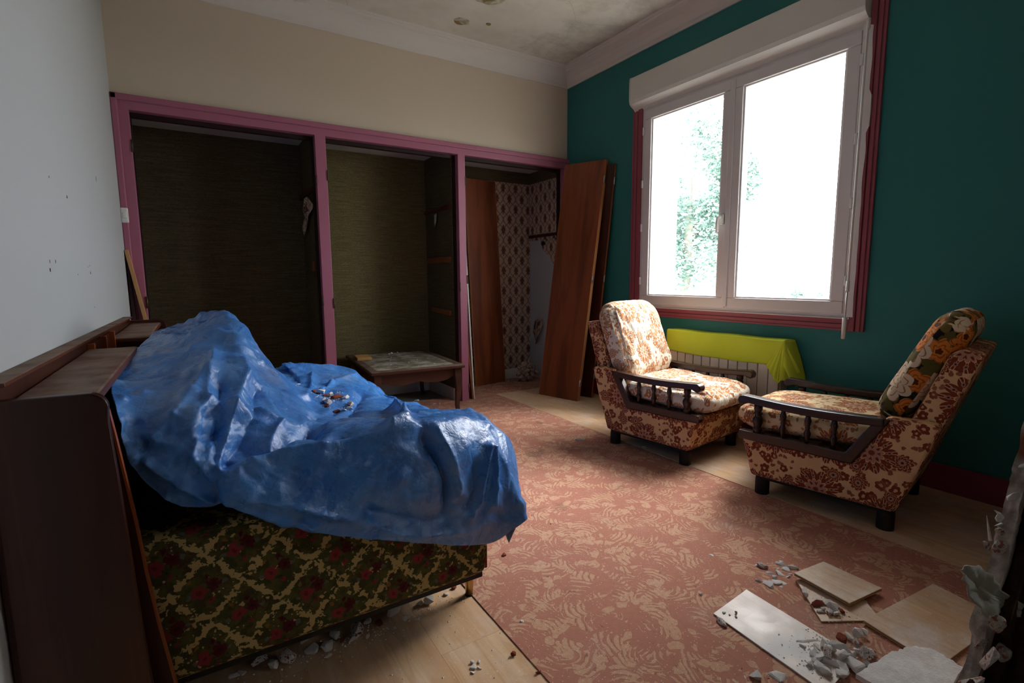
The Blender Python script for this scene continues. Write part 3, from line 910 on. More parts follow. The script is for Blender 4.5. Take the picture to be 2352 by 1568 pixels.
def armchair(label, loc, rotz, seat_mat, back_mat, seed):
    """own axes: w = local x (0 near side .. .60), s = local y (0 front foot line .. back), z up"""
    t = thing('armchair', label, 'armchair', loc, rotz, 'matching low armchairs')
    W = .60
    b = B().prism([(0.0, .10), (.552, .10), (.615, .285), (-.052, .285)], 0, .004, W - .004)
    b.build('seat_base', 'tapestry', t, bevel=.014, uv=True)
    for x0, x1 in ((0., .055), (W - .055, W)):
        b = B().prism([(.405, .27), (.610, .27), (.668, .470), (.640, .482), (.505, .480)], 0, x0, x1)
        b.build('side_wing', 'tapestry', t, bevel=.010, uv=True)
    b = B().prism([(.500, .27), (.607, .27), (.764, .748), (.700, .760), (.668, .740)], 0, .045, W - .045)
    b.build('back_panel', 'tapestry', t, bevel=.012, uv=True)
    B().box(.02, W - .02, .02, .53, .088, .104).build('bottom_board', 'foot', t)
    for x in (.050, W - .050):
        for y in (.040, .520):
            B().lathe([(.026, 0), (.031, .006), (.031, .075), (.028, .098)], (x, y, 0), 20).build('foot', 'foot', t)
    for x0 in (-.012, W - .040):
        x1 = x0 + .052
        f = B().prism([(-.062, .268), (-.066, .290), (-.058, .310), (.375, .308), (.478, .474), (.520, .470), (.402, .262)], 0, x0 + .004, x1 - .004)
        fo = f.build('arm_frame', 'armwood', t, bevel=.006)
        # arm rest: swept top with a rounded, down-turned nose
        prof = []
        N = 18
        for i in range(N + 1):
            u = i / N; s_ = .50 - u * .545
            top = .474 - .020 * math.sin(u * PI) * .6 + .004 * u
            prof.append((s_, top))
        nose = [(-.052, .476), (-.064, .468), (-.068, .454), (-.064, .438), (-.052, .430), (-.036, .436)]
        low = [(.50 - (1 - u) * .52, .474 - .020 * math.sin((1 - u) * PI) * .6 - .034 + .003 * (1 - u)) for u in [i / N for i in range(N + 1)]]
        poly = prof + nose + low
        B().prism(poly, 0, x0 - .002, x1 + .002).build('armrest', 'armwood', t, bevel=.007, seg=3)
        xc = (x0 + x1) / 2
        pz = [(.0175, .300), (.0175, .318), (.020, .322), (.020, .330), (.015, .334), (.018, .345), (.0235, .360), (.023, .375), (.016, .388), (.014, .392), (.020, .396), (.020, .404), (.015, .408), (.019, .418), (.019, .446)]
        B().lathe(pz, (xc, .018, 0), 18).build('post', 'armwood', t)
        for s_ in (.122, .222, .322):
            h0, h1 = .300, .448; mid = (h0 + h1) / 2
            sp = [(.0065, h0), (.0075, h0 + .02), (.0135, h0 + .043), (.0145, h0 + .050), (.010, mid - .012), (.0085, mid - .004), (.0115, mid), (.0085, mid + .004), (.010, mid + .014), (.0145, mid + .030), (.010, mid + .05), (.0065, h1)]
            B().lathe(sp, (xc, s_ + .005, 0), 14).build('spindle', 'armwood', t)
    if seed == 1:
        cushion('seat_cushion', t, seat_mat, (W / 2, .205, .365), (.545, .60, .125), .04, (7, 7, 3.2), 60, .16, .006, seed, .010)
        cushion('back_cushion', t, back_mat, (W / 2, .570, .640), (.515, .50, .150), 1.19, (6.5, 6.5, 3.), 60, .18, .010, seed + 4, .008)
    else:
        cushion('seat_cushion', t, seat_mat, (W / 2, .190, .368), (.530, .62, .128), .03, (7, 7, 3.), 44, .10, .004, seed, .002)
        bc = cushion('back_cushion', t, back_mat, (W / 2, .585, .660), (.505, .50, .130), 1.13, (6.5, 6.5, 3.), 44, .08, .004, seed + 4, .002)
        tag(bc, 'cushion covered in dark fabric with big white and orange flowers')
    return t
# near side line of each chair measured on the floor
a1 = math.atan2(-1.491 + 2.04, -.853 + .78)   # from front towards the back
armchair('armchair with bright cream gathered cushions in front of the lime-draped radiator', (-.78, -2.04, 0), a1 - PI / 2, 'tapestry_light', 'tapestry_light', 1)
# second chair: mirrored so that its near side is again the camera side
a2 = math.atan2(-2.952 + 2.409, -.69 + .791)
ux, uy = math.cos(a2), math.sin(a2)           # towards its back
nx, ny = -uy, ux                               # away from the camera
armchair('armchair with dark big-flower back cushion, nearer the right edge', (-.791 + nx * .60, -2.409 + ny * .60, 0), a2 - PI / 2, 'tapestry_seat', 'blooms', 2)

# ------------------------------------------------------------------ radiator and cloth
RY = (-1.325, -2.125)
rd = thing('radiator', 'white panel radiator with upright ribs below the window', 'radiator', (-.06, (RY[0] + RY[1]) / 2, .10))
def rp(name, b, mat, **k):
    o = b.build(name, mat, None, origin=tuple(rd.location), **k); o.location = (0, 0, 0); o.parent = rd; return o
rp('body', B().box(-.085, -.002, RY[1], RY[0], .12, .650), 'radiator', bevel=.006)
rp('gap_shade', B().box(-.0865, -.084, RY[1] + .01, RY[0] - .01, .125, .648), 'groove'); wdt = (RY[0] - RY[1]) / 12  # black sheet added behind the ribs as the shade in their gaps
for i in range(12):
    rp('rib', B().box(-.104, -.084, RY[0] - (i + 1) * wdt + .0024, RY[0] - i * wdt - .0024, .125, .648), 'radiator', bevel=.004)
rp('foot_bracket', B().box(-.09, -.02, -1.45, -1.42, .012, .13), 'radiator'); rp('foot_bracket', B().box(-.09, -.02, -2.03, -2.0, .012, .13), 'radiator')


def cloth():
    """lime cloth laid over the radiator: top, front fall, a corner folded down at the right end"""
    b = B(); y0, y1 = -1.30, -2.150
    def f(u, v):
        y = y0 + (y1 - y0) * u
        L = .095 + .145                      # over the top, then down the front
        d = v * L
        sag = .004 * math.sin(u * 9) + .003 * mnoise.noise(Vector((u * 7, v * 3, 0)))
        if d < .095: xx, zz = -.012 - d, .660 + .002 * math.sin(u * 14)
        else:
            e = d - .095
            xx, zz = -.110 - .004 * math.sin(u * 17 + v * 3) * (e / .14) - sag, .660 - e - .012 * math.sin(u * 3.1) * (e / .145)
        return (xx, y, zz)
    b.grid(f, 70, 26)
    # end fall past the radiator's right end, a wedge hanging lower than the front
    def g(u, v):
        y = y1 - .050 * u * v - .006 - .06 * math.sin(v * PI * .5) * u * .4
        L = (.145 + .115 * math.sin(min(1, u * 1.6) * PI / 2) ** 1) if u < .8 else .26 - (u - .8) * .2
        xx = -.118 + .105 * u - .028 * math.sin(u * PI) * v - .006 * mnoise.noise(Vector((u * 5, v * 6, 4)))
        return (xx, y - .03 * math.sin(u * PI) * v, .662 - v * L)
    b.grid(g, 26, 26)
    # the folded-over flap in front
    def h(u, v):
        a = Vector((-.114, -2.150, .664)); c = Vector((-.128, -2.062, .512)); d = Vector((-.125, -2.135, .408)); e = Vector((-.075, -2.225, .480))
        p = a.lerp(c.lerp(d, u), v) if u < 1 else a.lerp(d, v)
        p = p + Vector((-.012 * math.sin(u * PI) * v - .004 * math.sin(u * 20) * v, 0, 0))
        return tuple(p)
    b.grid(h, 16, 20)
    def h2(u, v):
        a = Vector((-.114, -2.150, .664)); d = Vector((-.125, -2.135, .408)); e = Vector((-.060, -2.232, .476))
        p = a.lerp(d.lerp(e, u), v); p = p + Vector((-.014 * math.sin(u * PI * 2) * v * (1 - u), 0, .012 * math.sin(u * PI * 3) * v))
        return tuple(p)
    b.grid(h2, 20, 20)
    o = b.build('cloth', 'lime', solid=.0018)
    return tag(o, 'lime green cloth draped over the radiator top under the window', 'cloth')
cloth()

# ------------------------------------------------------------------ coffee table
TA = math.radians(-4.)
tb = thing('coffee_table', 'low dark wood coffee table, top thick with plaster dust, before the closet', 'coffee table', (-1.975, -.40, 0), TA)
TW, TD, TZ = .690, .95, .400
e_ = .060
b = B().box(0, TW, 0, e_, TZ - .026, TZ).box(0, TW, TD - e_, TD, TZ - .026, TZ).box(0, e_, e_, TD - e_, TZ - .026, TZ).box(TW - e_, TW, e_, TD - e_, TZ - .026, TZ)
b.build('top_frame', 'table', tb, bevel=.009, seg=3)
B().box(e_ - .002, TW - e_ + .002, e_ - .002, TD - e_ + .002, TZ - .020, TZ - .003).build('top_inlay', 'inlay', tb)


def apron(b, p0, p1, th):
    p0, p1 = Vector(p0), Vector(p1); N = 40; d = (p1 - p0); nrm = Vector((-d.y, d.x, 0)).normalized() * th
    vs = []
    for i in range(N + 1):
        u = i / N; low = .302 - .022 * abs(math.sin(u * PI * 2.)) ** .8 + .030 * (abs(2 * u - 1) ** 6) - .0
        q = p0 + d * u
        vs += [(q.x, q.y, TZ - .026), (q.x, q.y, low), (q.x + nrm.x, q.y + nrm.y, low), (q.x + nrm.x, q.y + nrm.y, TZ - .026)]
    fs = []
    for i in range(N):
        a = i * 4
        for k in range(4): fs.append((a + k, a + 4 + k, a + 4 + (k + 1) % 4, a + (k + 1) % 4))
    return b.add(vs, fs + [(0, 1, 2, 3), (4 * N + 3, 4 * N + 2, 4 * N + 1, 4 * N)])
for p0, p1 in (((.06, .050, 0), (TW - .06, .050, 0)), ((TW - .050, .06, 0), (TW - .050, TD - .06, 0)), ((TW - .06, TD - .05, 0), (.06, TD - .05, 0)), ((.050, TD - .06, 0), (.050, .06, 0))):
    apron(B(), p0, p1, .018).build('apron', 'table', tb)
for cx, cy, sx, sy in ((.05, .05, -1, -1), (TW - .05, .05, 1, -1), (.05, TD - .05, -1, 1), (TW - .05, TD - .05, 1, 1)):
    vs = []; prof = [(TZ - .026, .026, .0), (.33, .026, .0), (.28, .025, .004), (.22, .021, .006), (.15, .017, .002), (.09, .0145, -.002), (.045, .014, .002), (.012, .017, .008), (0.0, .018, .010)]
    for z, r, o_ in prof:
        vs += [(cx + sx * o_ + a * r, cy + sy * o_ + c * r, z) for a, c in ((-1, -1), (1, -1), (1, 1), (-1, 1))]
    fs = [(j * 4 + k, (j + 1) * 4 + k, (j + 1) * 4 + (k + 1) % 4, j * 4 + (k + 1) % 4) for j in range(len(prof) - 1) for k in range(4)]
    k = (len(prof) - 1) * 4
    B().add(vs, fs + [(0, 1, 2, 3), (k + 3, k + 2, k + 1, k)]).build('leg', 'table', tb, bevel=.004)
o = B().box(-.055, .055, -.052, .052, 0, .022).build('wood_block', 'chipboard', origin=(0, 0, 0), bevel=.001)
ca, sa = math.cos(TA), math.sin(TA)
def on_table(x, y): return (-1.975 + x * ca - y * sa, -.40 + x * sa + y * ca, TZ)
o.location = on_table(.085, .66); o.scale = (1.0, 1.7, 1.0); o.rotation_euler = (0, 0, -.12)
tag(o, 'flat orange-brown offcut of chipboard lying on the table corner', 'wood block')

# ------------------------------------------------------------------ loose closet doors
def panel(name, label, q, th, mat='door', edge='door_edge', locks=(), cat='door', back=False):
    """flat door leaf from four corners (bottom a, bottom b, top b, top a as seen from the room)"""
    t = thing(name, label, cat, tuple(sum((Vector(p) for p in q[:2]), Vector()) / 2))
    Q = [Vector(p) - t.location for p in q]
    # local frame so that the grain runs along the leaf
    zax = ((Q[3] + Q[2]) / 2 - (Q[0] + Q[1]) / 2).normalized(); xax = (Q[1] - Q[0]); xax = (xax - zax * xax.dot(zax)).normalized(); yax = zax.cross(xax)
    Mx = Matrix((xax, yax, zax)).transposed()
    t.rotation_euler = Mx.to_euler()
    L = [Mx.transposed() @ p for p in Q]
    x0 = (L[0].x + L[3].x) / 2; x1 = (L[1].x + L[2].x) / 2; z0 = min(L[0].z, L[1].z); z1 = (L[2].z + L[3].z) / 2
    B().box(x0, x1, 0, th, z0, z1).build('leaf', mat, t, bevel=.001, seg=1)
    B().box(x1, x1 + .0035, .001, th - .001, z0, z1).build('edge_strip', edge, t)
    B().box(x0 - .003, x0, .001, th - .001, z0, z1).build('edge_strip', edge, t)
    for z in locks:
        B().box(x1 + .003, x1 + .009, .004, th * .6, z - .03, z + .03).lathe([(.005, z - .022), (.005, z + .022)], (x1 + .008, .000, 0), 8).build('hinge', 'steel', t)
    return t
panel('loose_door', 'reddish-brown closet door leaning foremost in the corner beside the window',
      [(-.433, -.172, 0.014), (-.326, -.565, 0.014), (-.055, -.572, 1.982), (-.160, -.182, 1.982)], .034, locks=(.16, 1.02, 1.83))
panel('loose_door', 'darker closet door leaning behind the foremost one, against the teal wall',
      [(-.232, -.235, 0.016), (-.143, -.535, 0.016), (-.056, -.655, 1.940), (-.072, -.345, 1.940)], .018, mat='unit', edge='unit_edge', locks=(.2, 1.02, 1.80))
panel('loose_door', 'orange-brown closet door standing inside the right closet bay',
      [(-.741, .420, 0.010), (-.387, .475, 0.010), (-.420, .570, 1.945), (-.775, .525, 1.945)], .018, mat='door')
def stick(name, label, p0, p1, w, d, mat, cat='board', up=(0, 1, 0)):
    p0, p1 = Vector(p0), Vector(p1); t = (p1 - p0).normalized(); u = Vector(up); u = (u - t * u.dot(t)).normalized(); v = t.cross(u)
    vs = [p + u * a * d / 2 + v * c * w / 2 for p in (p0, p1) for a, c in ((-1, -1), (1, -1), (1, 1), (-1, 1))]
    o = B().add(vs, [(3, 2, 1, 0), (4, 5, 6, 7), (0, 1, 5, 4), (1, 2, 6, 5), (2, 3, 7, 6), (3, 0, 4, 7)]).build(name, mat, bevel=.001, seg=1)
    return tag(o, label, cat)
stick('board', 'narrow white-edged board leaning upright just inside the right closet bay', (-.988, .050, .008), (-1.028, .10, 1.50), .012, .11, 'white_paint')
stick('board', 'narrow red-brown board leaning beside the white-edged one in the closet', (-1.000, .045, .008), (-1.030, .085, .52), .016, .12, 'batten')
stick('board', 'bare wooden slat leaning in the corner left of the closet frame', (-3.13, -.055, .30), (-3.262, -.065, 1.205), .018, .050, 'board')
stick('board', 'thin dark board leaning upright in the left wall corner', (-3.235, -.055, .006), (-3.262, -.058, 1.19), .010, .040, 'dark_lining')
sw = thing('light_switch', 'white plastic switch box on the left edge of the closet frame', 'switch', (-3.255, -.052, 1.36))
B().box(-.018, .018, -.012, .012, 0, .085).build('switch_box', 'plastic', sw, bevel=.006, seg=3)
B().box(-.008, .010, -.016, -.010, .025, .060).build('rocker', 'plastic', sw, bevel=.003)

# ------------------------------------------------------------------ headboard shelving unit along the left wall
hu = thing('headboard_unit', 'long dark brown headboard shelf unit along the left wall', 'shelf unit', (-3.19, -1.52, 0))
def hp(name, b, mat='unit', **k):
    o = b.build(name, mat, None, origin=tuple(hu.location), **k); o.location = (0, 0, 0); o.parent = hu; return o
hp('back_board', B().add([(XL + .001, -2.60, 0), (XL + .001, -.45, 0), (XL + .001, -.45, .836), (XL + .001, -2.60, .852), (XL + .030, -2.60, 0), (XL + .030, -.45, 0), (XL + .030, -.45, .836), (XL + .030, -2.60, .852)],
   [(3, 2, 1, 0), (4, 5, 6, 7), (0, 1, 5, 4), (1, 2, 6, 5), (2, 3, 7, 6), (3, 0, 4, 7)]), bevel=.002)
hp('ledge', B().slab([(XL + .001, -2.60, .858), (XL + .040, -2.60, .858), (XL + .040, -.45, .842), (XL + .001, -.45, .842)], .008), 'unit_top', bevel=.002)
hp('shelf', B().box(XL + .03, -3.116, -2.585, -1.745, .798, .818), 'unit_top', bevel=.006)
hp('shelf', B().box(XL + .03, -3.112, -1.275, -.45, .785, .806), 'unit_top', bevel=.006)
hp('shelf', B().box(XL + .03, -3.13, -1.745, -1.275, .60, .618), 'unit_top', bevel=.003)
hp('niche_back', B().box(XL + .028, XL + .034, -1.745, -1.275, .60, .83), 'unit')
for y in (-1.755, -1.50, -1.285): hp('divider', B().box(XL + .03, XL + .050, y, y + .014, .60, .835), 'unit_edge', bevel=.002)
hp('divider', B().box(XL + .03, -3.13, -1.762, -1.747, .30, .798)); hp('divider', B().box(XL + .03, -3.13, -1.275, -1.262, .30, .786))
hp('front_panel', B().box(-3.135, -3.122, -2.46, -.47, .0, .60), bevel=.002)
# far end panel, rounded top corner
def rprof(pts, cx, cz, r, a0, a1, n=8): return pts + [(cx + r * math.cos(a0 + (a1 - a0) * i / n), cz + r * math.sin(a0 + (a1 - a0) * i / n)) for i in range(n + 1)]
pf = rprof([(XL + .002, 0), (-3.070, 0)], -3.118, .792, .030, 0, PI / 2) + [(XL + .002, .822)]
hp('end_panel', B().prism(pf, 1, -.452, -.430), bevel=.003)
# near end: outer panel and a bowed inner panel behind it
pf = [(-3.262, 0), (-3.060, 0), (-3.066, .12), (-3.077, .25), (-3.086, .45), (-3.094, .65), (-3.100, .77)]
pf = rprof(pf, -3.126, .800, .028, .1, PI / 2) + [(-3.262, .830)]
hp('end_panel', B().prism(pf, 1, -2.612, -2.590), bevel=.004)
pf = [(-3.262, 0), (-3.030, 0), (-3.046, .143), (-3.066, .30), (-3.078, .42), (-3.086, .527), (-3.098, .643), (-3.106, .72), (-3.112, .77), (-3.120, .80), (-3.262, .805)]
ip = hp('end_panel', B().prism(pf, 1, -2.512, -2.494), bevel=.003)
es = B(); e = [(-3.030, .0), (-3.046, .143), (-3.066, .30), (-3.078, .42), (-3.086, .527), (-3.098, .643), (-3.106, .72), (-3.112, .77), (-3.119, .798)]
for (xa, za), (xb, zb) in zip(e[:-1], e[1:]):
    es.slab([(xa + .002, -2.513, za), (xa + .002, -2.493, za), (xb + .002, -2.493, zb), (xb + .002, -2.513, zb)], .004)
hp('edge_strip', es, 'unit_edge')  # bowed panel's edge, coloured as lit from the window

# ------------------------------------------------------------------ divan
dv = thing('divan', 'divan bed in flowered green and gold velour along the left wall', 'divan', (-2.675, -1.48, 0))
def dp(name, b, mat='bouquets', **k):
    o = b.build(name, mat, None, origin=tuple(dv.location), **k); o.location = (0, 0, 0); o.parent = dv; return o
dp('divan_base', B().box(-3.112, -2.238, -2.474, -.80, .118, .475), uv=True, bevel=.028, seg=5)
dp('underside_board', B().box(-3.10, -2.25, -2.455, -.82, .104, .120), 'foot')
dp('edge_piping', B().tube([(-2.2455, -2.4665, .14), (-2.2455, -2.4665, .30), (-2.2455, -2.4665, .45)], .006, 8), 'bouquets', uv=True)
for x_ in (-2.262, -3.08):
    for y_ in (-2.385, -.90):
        lg = dp('leg', B().lathe([(.0125, .010), (.0155, .104)], (x_, y_, 0), 16), 'brass')
        o = B().lathe([(.015, .0), (.015, .010), (.012, .014)], (x_, y_, 0), 16).build('leg_cap', 'foot', None, origin=tuple(dv.location)); o.location = (0, 0, 0); o.parent = lg

# ------------------------------------------------------------------ tarpaulin
TARP_CTRL = [
    [(-3.091, -2.460, 0.643), (-3.107, -2.440, 0.717), (-3.127, -2.340, 0.775), (-3.142, -2.100, 0.784), (-3.128, -1.850, 0.805), (-3.094, -1.550, 0.826), (-3.045, -1.300, 0.843), (-3.100, -1.100, 0.760), (-3.100, -0.900, 0.550)],
    [(-3.064, -2.470, 0.596), (-3.073, -2.440, 0.677), (-3.078, -2.360, 0.748), (-3.077, -2.150, 0.785), (-3.059, -1.900, 0.817), (-3.027, -1.600, 0.842), (-2.988, -1.380, 0.863), (-3.040, -1.150, 0.800), (-3.040, -0.900, 0.580)],
    [(-3.013, -2.490, 0.544), (-3.020, -2.470, 0.647), (-3.021, -2.380, 0.734), (-3.010, -2.180, 0.788), (-2.979, -1.950, 0.836), (-2.946, -1.700, 0.871), (-2.915, -1.500, 0.890), (-2.930, -1.250, 0.780), (-2.930, -0.900, 0.580)],
    [(-2.965, -2.490, 0.534), (-2.977, -2.490, 0.625), (-2.980, -2.420, 0.716), (-2.967, -2.240, 0.781), (-2.933, -2.020, 0.840), (-2.896, -1.800, 0.888), (-2.867, -1.620, 0.907), (-2.860, -1.300, 0.720), (-2.850, -0.900, 0.570)],
    [(-2.916, -2.490, 0.532), (-2.942, -2.510, 0.602), (-2.955, -2.460, 0.682), (-2.934, -2.300, 0.760), (-2.891, -2.080, 0.824), (-2.857, -1.880, 0.874), (-2.836, -1.720, 0.882), (-2.780, -1.350, 0.660), (-2.760, -0.900, 0.560)],
    [(-2.886, -2.510, 0.511), (-2.921, -2.530, 0.581), (-2.927, -2.480, 0.652), (-2.896, -2.340, 0.740), (-2.856, -2.130, 0.808), (-2.831, -1.950, 0.845), (-2.811, -1.800, 0.841), (-2.720, -1.400, 0.620), (-2.680, -0.900, 0.560)],
    [(-2.831, -2.530, 0.479), (-2.879, -2.540, 0.568), (-2.881, -2.480, 0.622), (-2.850, -2.380, 0.687), (-2.817, -2.200, 0.740), (-2.788, -2.020, 0.774), (-2.758, -1.880, 0.759), (-2.660, -1.450, 0.600), (-2.600, -0.900, 0.570)],
    [(-2.769, -2.540, 0.445), (-2.811, -2.550, 0.558), (-2.822, -2.490, 0.629), (-2.801, -2.380, 0.651), (-2.763, -2.240, 0.678), (-2.731, -2.080, 0.702), (-2.701, -1.930, 0.682), (-2.600, -1.500, 0.580), (-2.530, -0.880, 0.590)],
    [(-2.680, -2.540, 0.402), (-2.722, -2.550, 0.537), (-2.751, -2.500, 0.639), (-2.736, -2.380, 0.640), (-2.705, -2.270, 0.636), (-2.675, -2.150, 0.626), (-2.635, -1.950, 0.607), (-2.564, -1.308, 0.580), (-2.606, -1.102, 0.620)],
    [(-2.572, -2.540, 0.357), (-2.614, -2.550, 0.512), (-2.654, -2.500, 0.637), (-2.647, -2.380, 0.631), (-2.619, -2.200, 0.606), (-2.579, -2.000, 0.586), (-2.525, -1.700, 0.575), (-2.465, -1.241, 0.575), (-2.496, -1.035, 0.600)],
    [(-2.459, -2.540, 0.314), (-2.507, -2.550, 0.487), (-2.548, -2.500, 0.631), (-2.543, -2.360, 0.619), (-2.513, -2.150, 0.592), (-2.475, -1.900, 0.574), (-2.432, -1.600, 0.572), (-2.365, -1.186, 0.560), (-2.347, -0.990, 0.570)],
    [(-2.356, -2.530, 0.273), (-2.397, -2.540, 0.457), (-2.442, -2.490, 0.620), (-2.443, -2.340, 0.611), (-2.410, -2.100, 0.576), (-2.379, -1.850, 0.550), (-2.350, -1.600, 0.547), (-2.285, -1.220, 0.530), (-2.276, -1.063, 0.550)],
    [(-2.247, -2.500, 0.235), (-2.299, -2.520, 0.441), (-2.354, -2.470, 0.612), (-2.362, -2.330, 0.609), (-2.332, -2.100, 0.572), (-2.310, -1.850, 0.536), (-2.278, -1.600, 0.510), (-2.241, -1.306, 0.500), (-2.239, -1.134, 0.520)],
    [(-2.185, -2.500, 0.247), (-2.216, -2.490, 0.425), (-2.258, -2.420, 0.584), (-2.257, -2.280, 0.586), (-2.246, -2.050, 0.549), (-2.229, -1.800, 0.505), (-2.219, -1.550, 0.472), (-2.203, -1.318, 0.460), (-2.209, -1.164, 0.480)],
    [(-2.116, -2.500, 0.274), (-2.143, -2.460, 0.413), (-2.150, -2.380, 0.535), (-2.144, -2.250, 0.559), (-2.170, -2.020, 0.500), (-2.190, -1.750, 0.480), (-2.200, -1.500, 0.470), (-2.220, -1.250, 0.450), (-2.250, -1.000, 0.450)],
    [(-2.100, -2.440, 0.250), (-2.077, -2.380, 0.325), (-2.059, -2.300, 0.444), (-2.100, -2.160, 0.400), (-2.100, -1.950, 0.380), (-2.120, -1.700, 0.360), (-2.150, -1.450, 0.360), (-2.170, -1.200, 0.340), (-2.200, -0.980, 0.360)],
    [(-2.120, -2.400, 0.150), (-2.110, -2.300, 0.200), (-2.110, -2.220, 0.220), (-2.090, -2.100, 0.220), (-2.100, -1.900, 0.200), (-2.120, -1.650, 0.180), (-2.140, -1.400, 0.200), (-2.160, -1.150, 0.200), (-2.200, -0.950, 0.220)],
]
TARP_FOLDS = [
    (0.022, 0.022, [(-2.916, -2.114, 0.816), (-2.942, -2.347, 0.742), (-2.933, -2.357, 0.736), (-2.965, -2.408, 0.719), (-2.969, -2.470, 0.672), (-2.974, -2.483, 0.645), (-2.947, -2.506, 0.598)]),
    (-0.03, 0.03, [(-2.911, -2.297, 0.761), (-2.923, -2.435, 0.689), (-2.941, -2.511, 0.615)]),
    (0.022, 0.02, [(-2.856, -2.163, 0.795), (-2.856, -2.233, 0.765), (-2.890, -2.371, 0.719), (-2.912, -2.456, 0.664), (-2.932, -2.514, 0.618)]),
    (-0.015, 0.02, [(-2.825, -2.247, 0.728), (-2.850, -2.380, 0.687), (-2.888, -2.458, 0.644), (-2.931, -2.519, 0.609)]),
    (0.02, 0.018, [(-2.836, -2.344, 0.695), (-2.783, -2.365, 0.649), (-2.827, -2.466, 0.637)]),
    (-0.035, 0.022, [(-2.716, -2.380, 0.638), (-2.742, -2.411, 0.642), (-2.829, -2.478, 0.633), (-2.902, -2.490, 0.623), (-2.936, -2.515, 0.596)]),
    (0.02, 0.02, [(-2.936, -2.515, 0.596), (-2.891, -2.508, 0.604), (-2.822, -2.500, 0.623), (-2.760, -2.509, 0.631), (-2.715, -2.511, 0.631)]),
    (0.018, 0.02, [(-2.931, -2.519, 0.585), (-2.910, -2.528, 0.555), (-2.858, -2.530, 0.509), (-2.754, -2.542, 0.450)]),
    (0.015, 0.015, [(-2.908, -2.534, 0.575), (-2.863, -2.544, 0.546), (-2.787, -2.552, 0.516), (-2.714, -2.549, 0.476)]),
    (0.018, 0.02, [(-2.715, -2.511, 0.631), (-2.585, -2.511, 0.624), (-2.442, -2.490, 0.620)]),
    (-0.02, 0.02, [(-2.713, -2.365, 0.637), (-2.717, -2.501, 0.639), (-2.656, -2.489, 0.643)]),
    (0.035, 0.018, [(-2.389, -2.098, 0.575), (-2.458, -2.388, 0.620), (-2.496, -2.483, 0.632), (-2.548, -2.500, 0.631)]),
    (-0.04, 0.025, [(-2.451, -2.503, 0.609), (-2.422, -2.525, 0.551), (-2.390, -2.535, 0.477), (-2.392, -2.542, 0.435), (-2.403, -2.542, 0.375)]),
    (0.025, 0.02, [(-2.415, -2.498, 0.606), (-2.386, -2.519, 0.546), (-2.359, -2.534, 0.450), (-2.366, -2.537, 0.429)]),
    (0.022, 0.012, [(-2.239, -2.463, 0.516), (-2.258, -2.493, 0.478), (-2.286, -2.520, 0.392), (-2.322, -2.527, 0.351)]),
    (0.02, 0.012, [(-2.216, -2.454, 0.509), (-2.221, -2.485, 0.447), (-2.239, -2.508, 0.361)]),
    (-0.02, 0.02, [(-2.291, -2.507, 0.486), (-2.292, -2.521, 0.417), (-2.328, -2.530, 0.376)]),
    (0.015, 0.015, [(-2.777, -2.552, 0.512), (-2.643, -2.546, 0.435), (-2.535, -2.542, 0.361), (-2.465, -2.542, 0.336), (-2.366, -2.534, 0.319)]),
    (-0.02, 0.03, [(-2.621, -2.549, 0.445), (-2.505, -2.547, 0.389), (-2.398, -2.540, 0.352)]),
    (0.015, 0.012, [(-2.505, -1.260, 0.578), (-2.571, -1.590, 0.584), (-2.663, -1.964, 0.632)]),
    (0.018, 0.012, [(-2.308, -1.245, 0.538), (-2.451, -1.473, 0.571), (-2.564, -1.704, 0.583)]),
    (-0.02, 0.02, [(-2.380, -1.672, 0.555), (-2.498, -1.976, 0.579), (-2.585, -2.206, 0.603)]),
    (0.02, 0.02, [(-3.058, -2.460, 0.637), (-3.011, -2.486, 0.593), (-2.948, -2.491, 0.544)]),
    (0.012, 0.015, [(-2.938, -2.227, 0.785), (-2.998, -2.399, 0.726), (-3.048, -2.439, 0.682)]),
]

